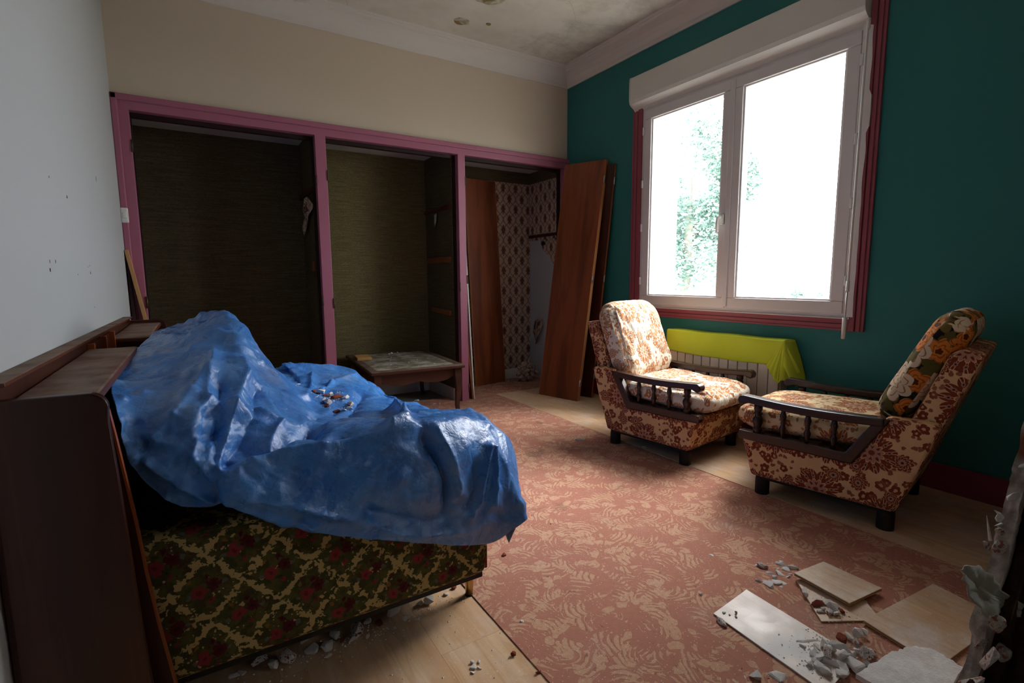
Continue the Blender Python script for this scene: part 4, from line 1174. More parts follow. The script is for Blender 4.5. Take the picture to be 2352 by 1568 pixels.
def tarp():
    G = np.array(TARP_CTRL)
    def cr(P, n):
        P = np.concatenate([2 * P[:1] - P[1:2], P, 2 * P[-1:] - P[-2:-1]]); out = []
        for i in range(len(P) - 3):
            a, b, c, d = P[i:i + 4]
            for k in range(n):
                t = k / n
                out.append(.5 * ((2 * b) + (c - a) * t + (2 * a - 5 * b + 4 * c - d) * t * t + (3 * b - a - 3 * c + d) * t ** 3))
        out.append(P[-2]); return np.array(out)
    D = cr(G, 20); D = cr(D.transpose(1, 0, 2), 34).transpose(1, 0, 2)
    def normals(D):
        du = np.gradient(D, axis=0); dv_ = np.gradient(D, axis=1)
        n = np.cross(dv_, du); n /= np.linalg.norm(n, axis=2, keepdims=True) + 1e-9
        return n
    N0 = normals(D)
    # smooth the normals so that folds do not tear
    for _ in range(70):
        P = np.pad(N0, ((1, 1), (1, 1), (0, 0)), mode='edge'); N0 = (P[:-2, 1:-1] + P[2:, 1:-1] + P[1:-1, :-2] + P[1:-1, 2:] + 4 * P[1:-1, 1:-1]) / 8
    N0 /= np.linalg.norm(N0, axis=2, keepdims=True)
    # make them point out of the heap
    if (N0[:, 40:150, 2].mean() < 0): N0 = -N0
    h = np.zeros(D.shape[:2])
    for amp, wid, pl in TARP_FOLDS:
        best = np.full(D.shape[:2], 9.)
        for a, b in zip(pl[:-1], pl[1:]):
            a, b = np.array(a), np.array(b); ab = b - a
            t = np.clip(((D - a) @ ab) / max(ab @ ab, 1e-9), 0, 1)
            best = np.minimum(best, np.linalg.norm(D - (a + t[..., None] * ab), axis=2))
        h += 1.25 * amp * np.exp(-(best / wid) ** 1.0)
    nu, nv = D.shape[:2]
    V = Vector
    for i in range(nu):
        for j in range(nv):
            p = V(D[i, j]); s = 0.
            w = p + mnoise.noise_vector(p * 3.1) * .06
            for k, (fr_, am) in enumerate(((3.5, .014), (8., .006))):
                r = abs(mnoise.noise(w * fr_ + V((k * 7.7, 0, 0)))); s += (.30 - min(r, .6)) * am * 1.9
            h[i, j] += s
    # straight sharp local creases, the way stiff woven plastic buckles
    rg = np.random.RandomState(11); flat = D.reshape(-1, 3); hf = h.reshape(-1)
    for q in range(700):
        c = flat[rg.randint(len(flat))]; big_ = rg.rand()
        R = .05 + .20 * big_ ** 2; w_ = R * rg.uniform(.07, .16); am = w_ * rg.uniform(.20, .48) * (1 if rg.rand() < .6 else -1)
        d = rg.normal(size=3); d /= np.linalg.norm(d)
        rel = flat - c; dist = np.linalg.norm(rel, axis=1); sel = dist < R
        if not sel.any(): continue
        r_ = rel[sel]; al = r_ @ d; ac = np.sqrt(np.maximum(dist[sel] ** 2 - al ** 2, 0))
        hf[sel] += am * np.clip(1 - ac / w_, 0, 1) * np.clip(1 - np.abs(al) / R, 0, 1) ** .5
    h = hf.reshape(nu, nv)
    top = np.clip((D[..., 2] - .2) * 5, .3, 1)
    D = D + N0 * (h * top)[..., None]
    vs = D.reshape(-1, 3)
    b = B(); idx = lambda i, j: i * nv + j
    fs = [(idx(i, j), idx(i, j + 1), idx(i + 1, j + 1), idx(i + 1, j)) for i in range(nu - 1) for j in range(nv - 1)]
    b.add(vs.tolist(), fs, True)
    o = b.build('tarpaulin', 'tarp')
    me = o.data
    # cloth coordinates in metres
    us = np.concatenate([[0], np.cumsum(np.linalg.norm(np.diff(D, axis=0), axis=2).mean(1))])
    vv = np.concatenate([[0], np.cumsum(np.linalg.norm(np.diff(D, axis=1), axis=2).mean(0))])
    uvl = me.uv_layers.new(name='uv').data
    li = np.empty(len(me.loops), np.int64); me.loops.foreach_get('vertex_index', li)
    ca_, sa_ = math.cos(.55), math.sin(.55)
    U, VV = us[li // nv], vv[li % nv]
    uvl.foreach_set('uv', np.stack([U * ca_ - VV * sa_, U * sa_ + VV * ca_], 1).ravel())
    md = o.modifiers.new('solid', 'SOLIDIFY'); md.thickness = .0012
    tag(o, 'crumpled shiny blue tarpaulin heaped over the divan', 'tarpaulin')
    from mathutils.bvhtree import BVHTree
    return o, BVHTree.FromPolygons([V(p) for p in vs], fs)
tarp_o, tarp_bvh = tarp()

# ------------------------------------------------------------------ rubble
def rock_mesh(name, mat, seed, sq=(1, 1, .6), n=11):
    r = random.Random(seed); bm = bmesh.new()
    for _ in range(n):
        v = Vector((r.gauss(0, 1), r.gauss(0, 1), r.gauss(0, 1))).normalized() * r.uniform(.75, 1)
        bm.verts.new((v.x * sq[0] * .5, v.y * sq[1] * .5, v.z * sq[2] * .5))
    g = bmesh.ops.convex_hull(bm, input=bm.verts)
    bmesh.ops.delete(bm, geom=[e for e in g['geom_interior'] if isinstance(e, bmesh.types.BMVert)], context='VERTS')
    bmesh.ops.bevel(bm, geom=list(bm.edges), offset=.04, segments=1, affect='EDGES', clamp_overlap=True)
    z = min(v.co.z for v in bm.verts)
    for v in bm.verts: v.co.z -= z
    me = bpy.data.meshes.new(name); bm.to_mesh(me); bm.free(); me.materials.append(M[mat]); return me
ROCK = {k: [rock_mesh('plaster_chunk', k, 10 + i, ((1, .8, .6), (1.2, .6, .45), (1, .9, .5), (.9, .9, .75))[i % 4]) for i in range(6)] for k in ('plaster', 'plaster_brick', 'brick', 'mortar', 'dark_core')}
def where(x, y, pts):
    cx = sum(q[0] for q in pts) / len(pts); cy = sum(q[1] for q in pts) / len(pts)
    rx = (x - cx) * .85 - (y - cy) * .53; ry = (x - cx) * .53 + (y - cy) * .85   # seen from the camera
    sx = 'left' if rx < -.012 else 'right' if rx > .012 else 'middle'
    sy = 'far' if ry > .010 else 'near' if ry < -.010 else 'central'
    return sy + ' ' + sx
def rock(name, x, y, z, s, label, group=None, mat='plaster', cat='rubble', sc=None, rz=None):
    o = bpy.data.objects.new(name, rnd.choice(ROCK[mat])); COL.objects.link(o)
    s *= 1.5; sc = sc and tuple(q * 1.2 for q in sc)
    o.location = (x, y, z - s * .04); o.scale = sc or (s, s, s * rnd.uniform(.8, 1.1)); o.rotation_euler = (0, 0, rnd.uniform(0, 6.28) if rz is None else rz)
    return tag(o, label, cat, group)
ZF, ZL = .006, .009
for x, y, s in [(-1.424, 0.204, 0.029), (-1.5, 0.012, 0.028), (-1.341, 0.024, 0.021), (-1.281, 0.054, 0.018), (-1.36, -.02, .014), (-1.30, .0, .016), (-1.25, .10, .012)]:
    rock('plaster_chunk', x, y, ZF, s * 1.3, 'white plaster crumb on the carpet under the coffee table front', 'plaster crumbs under the coffee table')
for (x, y, s), lab in zip([(-0.951, -1.356, 0.050), (-0.721, -1.684, 0.022)], ('largest white plaster lump alone on the carpet left of the bright armchair', 'small white plaster crumb on the laminate edge beside the bright armchair')):
    rock('plaster_chunk', x, y, ZF if x < -.74 else .013, s, lab)
rock('plaster_chunk', -2.057, -2.192, ZF, .030, 'pale elongated plaster lump beside the divan front corner', sc=(.036, .018, .016), rz=.3)
rock('brick_chip', -2.05, -2.25, ZF, .020, 'dark reddish chip beside the pale lump at the divan corner', mat='brick')
for x, y, s in [(-1.688, -1.886, 0.014), (-1.665, -2.09, 0.011), (-1.587, -2.602, 0.014), (-1.408, -2.663, 0.018), (-2.175, -2.555, 0.012), (-2.193, -2.592, 0.011), (-2.131, -2.595, 0.016), (-1.848, -2.799, 0.016), (-1.634, -2.793, 0.012), (-0.638, -2.345, 0.012), (-1.2, -1.75, .012), (-1.5, -1.5, .012)]:
    rock('plaster_chunk', x, y, .013 if x > -.74 else ZF, s * 1.15, 'small loose white plaster crumb out on the open floor', 'crumbs on the open floor')
for x, y, s in [(-1.446, -2.246, 0.013), (-1.633, -2.204, 0.011), (-2.285, -2.691, 0.013), (-2.264, -2.776, 0.013), (-1.9, -2.45, .010), (-1.806, -3.05, .016), (-1.76, -2.15, .01), (-1.95, -2.1, .011)]:
    rock('brick_chip', x, y, ZL if x < -2.25 else ZF, s * 1.1, 'small dark red brick chip out on the open floor', 'brick chips on the open floor', 'brick')
rock('plaster_chunk', -2.396, -2.671, ZL, .018, 'white crumb in the small cluster on the laminate near the bottom edge', 'white crumbs on the laminate patch')
for dx, dy in ((.012, -.01), (-.01, -.016), (.004, .016), (.02, .008)): rock('plaster_chunk', -2.396 + dx, -2.671 + dy, ZL, .011, 'white crumb in the small cluster on the laminate near the bottom edge', 'white crumbs on the laminate patch')
BED = [(-2.504, -2.356, 0.052, 'plaster'), (-2.483, -2.393, 0.018, 'plaster'), (-2.45, -2.414, 0.012, 'plaster'), (-2.63, -2.375, 0.062, 'plaster_brick'), (-2.505, -2.30, 0.024, 'brick'), (-2.742, -2.376, 0.040, 'plaster'), (-2.706, -2.390, 0.038, 'plaster'), (-2.713, -2.423, 0.016, 'plaster'), (-2.809, -2.381, 0.052, 'plaster_brick'), (-2.842, -2.387, 0.025, 'plaster'), (-2.916, -2.366, 0.018, 'plaster'), (-2.39, -2.355, 0.028, 'plaster'), (-2.418, -2.35, 0.018, 'plaster'), (-2.66, -2.38, 0.020, 'brick'), (-2.756, -2.327, 0.022, 'plaster'), (-2.932, -2.367, 0.020, 'plaster'), (-2.327, -2.348, 0.016, 'plaster'), (-2.555, -2.37, .025, 'brick'), (-2.58, -2.34, .02, 'plaster'), (-2.87, -2.35, .03, 'plaster_brick'), (-2.60, -2.41, .012, 'plaster'), (-2.52, -2.41, .010, 'plaster'), (-2.68, -2.35, .028, 'plaster'), (-2.29, -2.33, .018, 'brick')]
BIG = {0: 'upright white plaster flake under the middle of the divan front', 3: 'largest plaster lump with brick face at the divan front', 5: 'left of two rounded white lumps under the divan front', 6: 'right of two rounded white lumps under the divan front', 8: 'white plaster lump with brown face furthest left under the divan'}
for i, (x, y, s, mt) in enumerate(BED):
    if i in BIG: rock('plaster_chunk', x, y, ZL, s, BIG[i], mat=mt)
    elif mt == 'brick': rock('brick_chip', x, y, ZL, s * 1.1, 'small red brick chip in the debris under the divan front', 'brick chips under the divan', mt)
    else: rock('plaster_chunk', x, y, ZL, s * 1.1, '%s plaster lump under the divan front, %s' % ('small' if s > .019 else 'tiny', 'towards the leg' if x > -2.5 else 'about its middle' if x > -2.68 else 'towards the left end'), 'plaster lumps under the divan', mt)


# laminate offcuts at the lower right
def offcut(label, pts, zs, mat='offcut', th=.009, name='laminate_offcut'):
    t = thing(name, label, 'offcut', (sum(p[0] for p in pts) / 4, sum(p[1] for p in pts) / 4, min(zs) - th))
    L = t.location
    q = [Vector((p[0], p[1], z)) - L for p, z in zip(pts, zs)]
    if (q[1] - q[0]).cross(q[2] - q[0]).z < 0: q = q[::-1]
    B().slab(q, th * .42).build('decor_layer', mat, t, bevel=.0006, seg=1)
    # tongue edge: core set in a little, darker groove line
    c = sum(q, Vector()) / 4
    q2 = [c + (p - c) * .985 - Vector((0, 0, th * .42)) for p in q]; q3 = [c + (p - c) * 1.0 - Vector((0, 0, th * .62)) for p in q]
    B().slab(q2, th * .22).build('groove', 'hole', t); B().slab(q3, th * .38).build('core', 'chipboard', t)
    return t
offcut('dust-whitened laminate offcut lying flat, leftmost of the offcuts', [(-1.495, -2.860), (-1.688, -2.878), (-1.712, -3.215), (-1.518, -3.20)], [.017] * 4, 'offcut_white')
offcut('wedge-shaped laminate offcut under the topmost one, rubble on it', [(-1.314, -2.920), (-1.452, -3.072), (-1.30, -3.165), (-1.165, -3.01)], [.022, .017, .018, .022])
offcut('clean pale laminate offcut on top of the small rubble heap', [(-1.150, -2.925), (-1.311, -2.912), (-1.322, -3.088), (-1.150, -3.105)], [.036, .040, .036, .034])
offcut('widest laminate offcut with white dust streaks, at the right', [(-.975, -3.180), (-1.357, -3.141), (-1.385, -3.33), (-1.01, -3.36)], [.030, .026, .020, .026])

PILE = [(-1.321, -2.806, 0.034), (-1.405, -2.85, 0.023), (-1.399, -2.877, 0.035), (-1.367, -2.889, 0.032), (-1.354, -2.903, 0.02), (-1.242, -2.87, 0.04), (-1.255, -2.838, 0.031), (-1.338, -2.848, 0.024), (-1.313, -2.864, 0.027), (-1.329, -2.791, 0.014), (-1.303, -2.886, 0.021), (-1.162, -2.859, 0.014), (-1.35, -2.87, .018), (-1.27, -2.86, .026), (-1.29, -2.84, .020), (-1.37, -2.86, .016), (-1.38, -2.91, .014), (-1.30, -2.82, .014), (-1.345, -2.83, .016), (-1.28, -2.885, .018), (-1.39, -2.93, .010), (-1.42, -2.87, .010), (-1.24, -2.83, .018), (-1.26, -2.81, .012)]
for i, (x, y, s) in enumerate(PILE):
    if i == 0: rock('plaster_chunk', x, y, ZF, s * 1.15, 'brownish rounded lump topmost left in the small plaster heap', mat='mortar')
    elif i == 5: rock('plaster_chunk', x, y, ZF, s, 'largest flat plaster piece tucked beside the topmost laminate offcut', sc=(s * 1.2, s * .7, s))
    else: rock('plaster_chunk', x, y, ZF, s * 1.1, '%s plaster piece at the %s of the small heap beside the topmost offcut' % ('larger white' if s > .022 else 'small white', where(x, y, PILE)), 'plaster pieces in the small heap')
rock('plaster_chunk', -1.352, -2.973, .020, .040, 'single pale lump on the upper end of the wedge-shaped offcut', sc=(.050, .034, .034), rz=.5)
W4 = [(-1.39, -3.033, 0.034, 'brick'), (-1.357, -3.042, 0.034, 'plaster'), (-1.372, -3.064, 0.029, 'plaster'), (-1.398, -3.069, 0.024, 'plaster_brick'), (-1.382, -3.081, 0.024, 'plaster'), (-1.414, -3.052, 0.018, 'plaster'), (-1.345, -3.06, .022, 'plaster'), (-1.36, -3.085, .018, 'brick'), (-1.37, -3.02, .018, 'plaster'), (-1.34, -3.035, .016, 'plaster'), (-1.40, -3.05, .014, 'plaster')]
for i, (x, y, s, mt) in enumerate(W4):
    if i == 0: rock('brick_chip', x, y, .020, s, 'red brick chip at the top of the rubble on the wedge offcut', mat='brick')
    else: rock('plaster_chunk' if mt != 'brick' else 'brick_chip', x, y, .019, s, 'small rubble piece on the wedge-shaped laminate offcut', 'rubble on the wedge-shaped offcut', mt)
rock('plaster_chunk', -1.700, -2.915, .012, .045, 'white and orange shard hanging over the left offcut corner', mat='plaster_brick', sc=(.055, .028, .03), rz=1.1)
rock('plaster_chunk', -1.338, -3.130, .012, .09, 'long white plaster sliver between the wedge offcut and the widest offcut', sc=(.13, .022, .016), rz=-1.25)
rock('plaster_chunk', -1.25, -3.09, .012, .03, 'white plaster piece under the corner of the topmost offcut', sc=(.06, .02, .012), rz=-.5)
HEAP = [(-1.562, -3.10, 0.074, 'plaster', (.080, .026, .020)), (-1.500, -3.150, .042, 'brick', (.046, .040, .036)), (-1.478, -3.178, .044, 'mortar', (.040, .032, .040)), (-1.561, -3.149, 0.034, 'plaster', None), (-1.545, -3.169, 0.040, 'plaster', None), (-1.536, -3.184, 0.033, 'plaster', None), (-1.61, -3.131, 0.024, 'plaster', None), (-1.603, -3.147, 0.028, 'plaster', None), (-1.586, -3.160, 0.034, 'plaster_brick', None), (-1.605, -3.176, 0.034, 'plaster', None), (-1.646, -3.163, 0.027, 'plaster', None), (-1.602, -3.196, 0.034, 'plaster', None), (-1.65, -3.182, 0.027, 'plaster', None), (-1.565, -3.21, 0.045, 'plaster', None), (-1.52, -3.22, .034, 'plaster_brick', None), (-1.57, -3.185, .03, 'plaster', None), (-1.62, -3.21, .030, 'plaster', None), (-1.59, -3.13, .022, 'plaster', None), (-1.51, -3.20, .028, 'plaster', None), (-1.63, -3.145, .018, 'plaster', None), (-1.575, -3.12, .020, 'plaster', None), (-1.54, -3.235, .03, 'plaster', None), (-1.48, -3.21, .03, 'brick', None), (-1.655, -3.145, .016, 'plaster', None), (-1.555, -3.13, .022, 'plaster', None), (-1.46, -3.15, .024, 'plaster', None), (-1.435, -3.16, .026, 'plaster', None), (-1.41, -3.165, .022, 'plaster', None), (-1.60, -3.10, .014, 'plaster', None)]
HL = {0: 'long white plaster splinter at the head of the nearest rubble heap', 1: 'red brick lump in the nearest rubble heap', 2: 'round grey stone against the red brick lump in the heap'}
for i, (x, y, s, mt, sc_) in enumerate(HEAP):
    z = .017 + (.012 if i in (4, 8, 14, 15, 18) else 0)
    if i in HL: rock('plaster_chunk' if i == 0 else ('brick_lump' if i == 1 else 'stone'), x, y, z + (.01 if i else 0), s, HL[i], mat=mt, sc=sc_, rz=-.55 if i == 0 else .4)
    else: rock('plaster_chunk', x, y, z, s * 1.05, '%s plaster piece at the %s of the nearest heap' % ('larger white' if s > .029 else 'small white', where(x, y, HEAP)), 'plaster pieces in the nearest heap', mt)
for x, y, s, mt in [(-1.806, -3.091, 0.026, 'plaster'), (-1.756, -3.118, 0.034, 'plaster'), (-1.785, -3.115, .016, 'brick'), (-1.825, -3.075, .014, 'plaster')]:
    rock('plaster_chunk', x, y, ZF, s * 1.1, 'plaster piece on the carpet at the bottom edge left of the offcuts', 'plaster pieces at the bottom edge', mt)
for x, y, s in [(-1.66, -2.895, .010), (-1.645, -2.925, .010), (-1.63, -2.915, .009), (-1.655, -2.91, .007)]:
    rock('brick_chip', x, y, .017, s, 'tiny dark grit on the dust-whitened left offcut', 'grit on the left offcut', 'mortar')
tag(B().add([(-1.86, -2.985, .008), (-1.853, -2.985, .008), (-1.862, -3.14, .009), (-1.870, -3.14, .009), (-1.86, -2.985, .011), (-1.853, -2.985, .011), (-1.862, -3.14, .013), (-1.870, -3.14, .013)],
    [(0, 1, 2, 3), (7, 6, 5, 4), (0, 4, 5, 1), (1, 5, 6, 2), (2, 6, 7, 3), (3, 7, 4, 0)]).build('splinter', 'board'), 'pale wood splinter on the carpet at the bottom edge', 'splinter')

# white broken plasterboard at the bottom right
bpts = []
ring_ = [(-1.622, -3.238), (-1.545, -3.242), (-1.445, -3.258), (-1.393, -3.272), (-1.36, -3.31), (-1.375, -3.375), (-1.60, -3.39)]
pbm = B(); top = []
for i, p in enumerate(ring_):
    q = ring_[(i + 1) % len(ring_)]
    for k in range(6):
        t = k / 6; x_ = p[0] + (q[0] - p[0]) * t; y_ = p[1] + (q[1] - p[1]) * t
        top.append((x_ + rnd.uniform(-.004, .004), y_ + rnd.uniform(-.004, .004), .046 + .010 * (x_ + 1.4)))
pbm.slab(top[::-1], .013)
tag(pbm.build('plasterboard', 'plaster', bevel=.001), 'broken white plasterboard with frayed edge at the bottom right', 'plasterboard')

# rubble lying on the tarpaulin
cr_spots = [(-2.565, -1.735, .050, 'plaster'), (-2.545, -1.79, .026, 'plaster_brick'), (-2.52, -1.83, .040, 'brick'), (-2.50, -1.85, .036, 'plaster'), (-2.56, -1.80, .022, 'brick'), (-2.50, -1.93, .036, 'plaster_brick'), (-2.51, -1.96, .022, 'plaster'), (-2.58, -1.95, .030, 'plaster_brick'), (-2.595, -1.99, .024, 'brick'), (-2.57, -2.04, .026, 'brick'), (-2.55, -2.05, .018, 'plaster'), (-2.59, -1.76, .022, 'brick'), (-2.53, -1.75, .02, 'plaster'), (-2.585, -1.91, .018, 'plaster'), (-2.615, -1.58, .018, 'plaster')]
for i, (x, y, s, mt) in enumerate(cr_spots):
    hit = tarp_bvh.ray_cast(Vector((x, y, 1.5)), Vector((0, 0, -1)))
    if hit[0] is None: continue
    rock('plaster_chunk' if mt != 'brick' else 'brick_chip', x, y, hit[0].z + .002, s * 1.0, 'largest white lump on top of the rubble on the tarpaulin' if i == 0 else ('red brick chip' if mt == 'brick' else 'white plaster crumb') + (' at the far end' if y > -1.86 else ' at the near end') + ' of the rubble on the tarpaulin', None if i == 0 else 'rubble on the tarpaulin', mt)
# crumbs on the table
for x, y, s in [(.33, .80, .022), (.36, .83, .018), (.42, .86, .020), (.52, .82, .012), (.30, .62, .010), (.45, .40, .010), (.35, .30, .012), (.55, .45, .010), (.25, .45, .009), (.20, .25, .010), (.50, .15, .012), (.48, .62, .010), (.58, .62, .009)]:
    p = on_table(x, y); rock('plaster_chunk', p[0], p[1], TZ - .002, s, 'white plaster crumb on the dusty coffee table top', 'crumbs on the coffee table')


# fine crumbs nobody could count: one object each
def crumbs(name, label, spots, cat='dust'):
    b = B(); r = random.Random(5)
    for x, y, z, s in spots:
        k = [(0, 0, s), (s, 0, 0), (-s * .5, s * .8, 0), (-s * .6, -s * .7, 0)]
        a = r.uniform(0, 6.28); c, sn = math.cos(a), math.sin(a)
        b.add([(x + p[0] * c - p[1] * sn, y + p[0] * sn + p[1] * c, z + p[2] * .8) for p in k], [(0, 1, 2), (0, 2, 3), (0, 3, 1), (1, 3, 2)])
    return tag(b.build(name, 'plaster', origin=(0, 0, 0)), label, cat, kind='stuff')
sp = []
def cl(cx, cy, sx, sy, n, z=ZF, s0=.0012, s1=.004):
    for _ in range(n):
        x, y = rnd.gauss(cx, sx), rnd.gauss(cy, sy)
        if x > -.75 and z < .012: zz = .013
        else: zz = z
        if x > -.02 or x < -3.2 or y > .5 or y < -3.36: continue
        sp.append((x, y, zz, rnd.uniform(s0, s1)))
cl(-1.45, .0, .25, .12, 220); cl(-.75, .12, .22, .15, 220); cl(-.55, .42, .16, .05, 120, s1=.006); cl(-.5, -.35, .2, .4, 160); cl(-1.1, -.6, .4, .5, 120)
cl(-1.32, -2.86, .06, .04, 200); cl(-1.56, -3.15, .08, .05, 250, .017); cl(-1.38, -3.06, .03, .03, 60, .019); cl(-1.5, -2.6, .5, .5, 220); cl(-2.6, -2.40, .22, .03, 260, ZL)
cl(-2.5, -2.65, .2, .2, 130, ZL); cl(-1.75, -3.08, .06, .06, 90); cl(-1.9, -2.3, .12, .1, 90); cl(-.8, -1.7, .15, .2, 60); cl(-1.45, -1.95, .25, .2, 80)
crumbs('plaster_dust', 'scattered fine white plaster crumbs over carpet and laminate', sp)
s2_ = []
for _ in range(260):
    p = on_table(rnd.uniform(.05, TW - .04), rnd.uniform(.03, TD - .05)); s2_.append((p[0], p[1], TZ - .002, rnd.uniform(.0010, .003)))
crumbs('plaster_dust', 'fine white plaster grit on the coffee table top', s2_)
s3_ = []
for _ in range(160):
    x, y = rnd.gauss(-2.55, .05), rnd.gauss(-1.85, .09)
    hit = tarp_bvh.ray_cast(Vector((x, y, 1.5)), Vector((0, 0, -1)))
    if hit[0] is not None: s3_.append((x, y, hit[0].z + .001, rnd.uniform(.0015, .004)))
crumbs('plaster_dust', 'fine plaster and brick grit in the tarpaulin hollow', s3_)

# ------------------------------------------------------------------ marks on the left wall and on the ceiling
for i, (y, z, w, h) in enumerate([(-.904, 1.464, .006, .034), (-1.601, 1.294, .012, .012), (-1.83, 1.319, .005, .008), (-1.941, 1.081, .006, .012), (-1.872, 1.083, .006, .010), (-1.306, 1.058, .012, .016), (-1.948, 1.058, .010, .012), (-1.31, 1.085, .004, .008), (-1.35, 1.08, .004, .005), (-1.56, 1.05, .005, .004), (-1.30, .93, .005, .005)]):
    k = 7; pts = [(XL + .0006, y + w / 2 * math.cos(a) * rnd.uniform(.6, 1.2), z + h / 2 * math.sin(a) * rnd.uniform(.6, 1.2)) for a in [-2 * PI * j / k for j in range(k)]]
    o = B().slab(pts[::-1], .0012).build('paint_chip', 'brick' if i in (3, 4, 5, 7, 8) else 'hole', None); lc = o.location.copy(); o.parent = wl; o.location = lc - wl.location
ce = bpy.data.objects['ceiling']
for cx, cy, r, s in ((-1.205, -.72, .125, 1), (-1.21, -.338, .060, 2), (-1.03, -.40, .020, 3)):
    def f(u, v, cx=cx, cy=cy, r=r, s=s):
        a = u * 2 * PI; rr = r * v * (1 + .16 * mnoise.noise(Vector((math.cos(a) * 1.5, math.sin(a) * 1.5, s))))
        z = ZC - .002 - .009 * (1 - v ** 6) * (.6 + abs(mnoise.noise(Vector((math.cos(a) * rr * 40, math.sin(a) * rr * 40, s))))) * (r / .1) ** .5
        return (cx + math.cos(a) * rr, cy + math.sin(a) * rr * .8, z if v < 1 else ZC + .001)
    o = B().grid(f, 40, 10).build('peeling_patch', 'stain', None); lc = o.location.copy(); o.parent = ce; o.location = lc - ce.location

# ------------------------------------------------------------------ broken front wall the picture is taken through
EDGE = [(0, -1.53), (.05, -1.515), (.085, -1.500), (.12, -1.455), (.18, -1.430), (.22, -1.455), (.27, -1.42), (.32, -1.385), (.37, -1.345), (.40, -1.330), (.43, -1.318), (.496, -1.288), (.56, -1.272), (.60, -1.240), (.65, -1.225), (.72, -1.15), (.80, -1.12), (1.0, -1.08), (1.4, -1.05), (2.0, -1.10), (2.3, -1.2)]
def xe(z):
    for (z0, x0), (z1, x1) in zip(EDGE[:-1], EDGE[1:]):
        if z <= z1: return x0 + (x1 - x0) * (z - z0) / (z1 - z0)
    return EDGE[-1][1]
wf = bpy.data.objects.new('wall_front', None); COL.objects.link(wf); wf['kind'] = 'structure'; wf.location = (-.6, -3.46, 0)
def layer(name, y0, y1, mat, inset, amp, fr_, nz=190, ny=8, ztop=2.3):
    """one layer of the wall with its broken end face"""
    b = B()
    def f(u, v):
        z = u * ztop; y = y0 + (y1 - y0) * v
        n = mnoise.noise(Vector((z * fr_, y * fr_ * 1.6, inset * 50))) * amp + mnoise.noise(Vector((z * fr_ * 3.7, y * fr_ * 5, 4))) * amp * .5 + abs(mnoise.noise(Vector((z * fr_ * 9, y * 60, 8)))) * amp * .35
        return (xe(z) + inset + n, y, z)
    b.grid(f, nz, ny)
    n1 = nz + 1; v0 = [f(i / nz, 0) for i in range(n1)]; v1 = [f(i / nz, 1) for i in range(n1)]
    for vv_, y, s in ((v0, y0, 1), (v1, y1, -1)):
        vs = [p for p in vv_] + [(0, y, p[2]) for p in vv_]
        fs = [(i, i + 1, n1 + i + 1, n1 + i) for i in range(nz)]
        b.add(vs, fs if s < 0 else [q[::-1] for q in fs])
    o = b.build(name, mat, None, origin=tuple(wf.location)); o.location = (0, 0, 0); o.parent = wf
    return o
layer('plaster_skin', -3.428, -3.400, 'mortar', -.02, .024, 16)
layer('brown_layer', -3.456, -3.428, 'dark_core', .030, .024, 14)
layer('broken_core', -3.540, -3.456, 'dark_core', .085, .030, 9)
for b_, nm in ((B().box(-1.25, 0, -3.54, -3.40, 2.28, ZC), 'lintel'), (B().box(XL, -1.2, -3.54, -3.40, 2.35, ZC), 'lintel')):
    o = b_.build(nm, 'white_wall', None, origin=tuple(wf.location)); o.location = (0, 0, 0); o.parent = wf
def wpart(name, b, mat, **k):
    o = b.build(name, mat, None, origin=tuple(wf.location), **k); o.location = (0, 0, 0); o.parent = wf; return o
# torn wallpaper flap and plaster lumps on the broken edge
fl = [(-1.605, -3.402, 0.398), (-1.581, -3.408, 0.405), (-1.537, -3.418, 0.395), (-1.482, -3.428, 0.361), (-1.43, -3.437, 0.319), (-1.371, -3.445, 0.27), (-1.317, -3.452, 0.229), (-1.319, -3.451, 0.213), (-1.376, -3.44, 0.208), (-1.423, -3.432, 0.221), (-1.47, -3.424, 0.254), (-1.515, -3.417, 0.296), (-1.544, -3.412, 0.319), (-1.575, -3.407, 0.358)]
cc = sum((Vector(p) for p in fl), Vector()) / len(fl); vs = [cc]; k = len(fl) * 3; ringp = []
for i, p in enumerate(fl):
    q = Vector(fl[(i + 1) % len(fl)])
    for t in range(3): ringp.append(Vector(p).lerp(q, t / 3) + Vector((rnd.uniform(-.004, .004), rnd.uniform(-.003, .003), rnd.uniform(-.004, .004))))
for j in range(1, 7):
    for p in ringp:
        q = cc.lerp(p, j / 6); vs.append(q + Vector((0, mnoise.noise(q * 18) * .020, mnoise.noise(q * 31) * .004)))
fs = [(0, 1 + i, 1 + (i + 1) % k) for i in range(k)] + [(1 + j * k + i, 1 + (j + 1) * k + i, 1 + (j + 1) * k + (i + 1) % k, 1 + j * k + (i + 1) % k) for j in range(5) for i in range(k)]
m['torn_paper'] = m_plaster('torn_lining_paper', srgb(170, 172, 162), srgb(196, 190, 176), srgb(150, 168, 172), 12)
wpart('torn_lining', B().add(vs, fs, True), 'torn_paper', solid=.002)
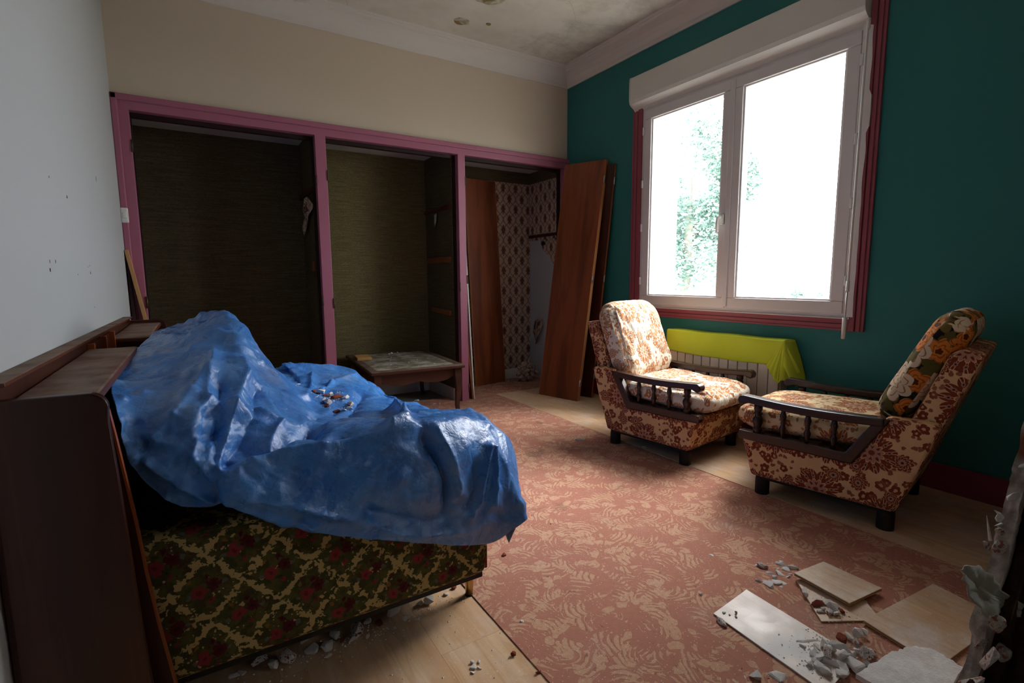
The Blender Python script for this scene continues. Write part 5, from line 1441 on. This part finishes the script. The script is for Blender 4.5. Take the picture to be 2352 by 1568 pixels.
for x, y, z, s, mt in [(-1.44, -3.41, .41, .035, 'mortar'), (-1.40, -3.42, .44, .03, 'mortar'), (-1.36, -3.41, .46, .03, 'plaster'), (-1.50, -3.42, .10, .07, 'mortar'), (-1.52, -3.43, .05, .07, 'mortar'), (-1.45, -3.42, .17, .05, 'mortar'), (-1.42, -3.42, .24, .05, 'mortar'), (-1.36, -3.42, .39, .05, 'mortar'), (-1.30, -3.42, .50, .04, 'plaster'), (-1.27, -3.42, .57, .035, 'plaster'), (-1.47, -3.44, .03, .08, 'mortar'), (-1.40, -3.45, .14, .06, 'mortar'), (-1.80, -3.46, .17, .085, 'mortar'), (-1.72, -3.465, .18, .08, 'mortar'), (-1.66, -3.46, .20, .07, 'dark_core'), (-1.62, -3.47, .12, .10, 'mortar'), (-1.78, -3.47, .05, .11, 'dark_core'), (-1.68, -3.47, .03, .12, 'mortar'), (-1.60, -3.48, .0, .12, 'dark_core'), (-1.56, -3.46, .22, .07, 'mortar'), (-1.52, -3.46, .28, .06, 'mortar')]:
    o = bpy.data.objects.new('broken_lump', ROCK[mt][int(x * -100) % 6]); COL.objects.link(o); o.parent = wf
    o.location = Vector((x, y, z)) - wf.location; o.scale = (s * .9, s * .7, s * 1.7); o.rotation_euler = (x * 9, z * 5, x * 7)
for p, q in (((-1.41, -3.405, .41), (-1.435, -3.40, .475)), ((-1.36, -3.405, .46), (-1.385, -3.40, .475)), ((-1.34, -3.405, .43), (-1.37, -3.40, .432))):
    wpart('splinter', B().tube([p, q], [.004, .0008], 5), 'plaster')

# unseen next room behind the camera; its side opening is added for fill light
nr = B().box(-3.6, .36, -5.3, -5.2, 0, ZC).box(-3.6, XL - .12, -5.2, -3.4, 0, ZC).box(0, .33, -5.2, -4.9, 0, ZC).box(0, .33, -4.3, -3.52, 0, ZC).box(0, .33, -4.9, -4.3, 0, 1.1).box(0, .33, -4.9, -4.3, 1.8, ZC).box(-3.6, .36, -5.2, -3.52, ZC, ZC + .1)
struct('wall_rear', nr, 'room')

# ------------------------------------------------------------------ outside the window
tag(B().box(.45, 60, -40, 60, -3.2, -3.0).build('ground', 'yard'), kind='structure')
def tree(label, x, y, z0, h, r, n, seed, cat='tree', trunk=True):
    t = thing('tree' if trunk else 'shrub', label, cat, (x, y, z0)); rr = random.Random(seed)
    if trunk:
        B().tube([(0, 0, 0), (.1, .05, h * .3), (0, -.1, h * .6), (.05, 0, h * .85)], [.18, .14, .10, .05], 8).build('trunk', 'bark', t)
    b = B(); cl_ = [(rr.uniform(-r, r) * .62, rr.uniform(-r, r) * .62, h * (.25 if trunk else .1) + rr.random() * h * .62, r * rr.uniform(.22, .45)) for _ in range(26)]
    for _ in range(n):
        c = rr.choice(cl_); d = Vector((rr.gauss(0, 1), rr.gauss(0, 1), rr.gauss(0, 1))).normalized() * c[3] * rr.random() ** .4
        p = Vector(c[:3]) + d; a = Vector((rr.gauss(0, 1), rr.gauss(0, 1), rr.gauss(0, 1))).normalized(); w = a.orthogonal().normalized(); s = rr.uniform(.04, .10)
        b.add([p - a * s, p + w * s * .5, p + a * s, p - w * s * .5], [(0, 1, 2, 3)])
    f = b.build('foliage', 'leaf', t); f['kind'] = 'stuff'
    return t
tree('tall pale green tree outside, seen through the left window pane', 8.6, 5.7, -3, 9.2, 2.2, 22000, 3)
tree('low pale shrub outside, seen low in the right window pane', 12.5, 4.2, -3, 5.0, 1.7, 6000, 8, 'shrub', False)
tree('low pale shrub outside, seen low in the left window pane', 15, 11.5, -3, 4.6, 1.6, 5000, 12, 'shrub', False)
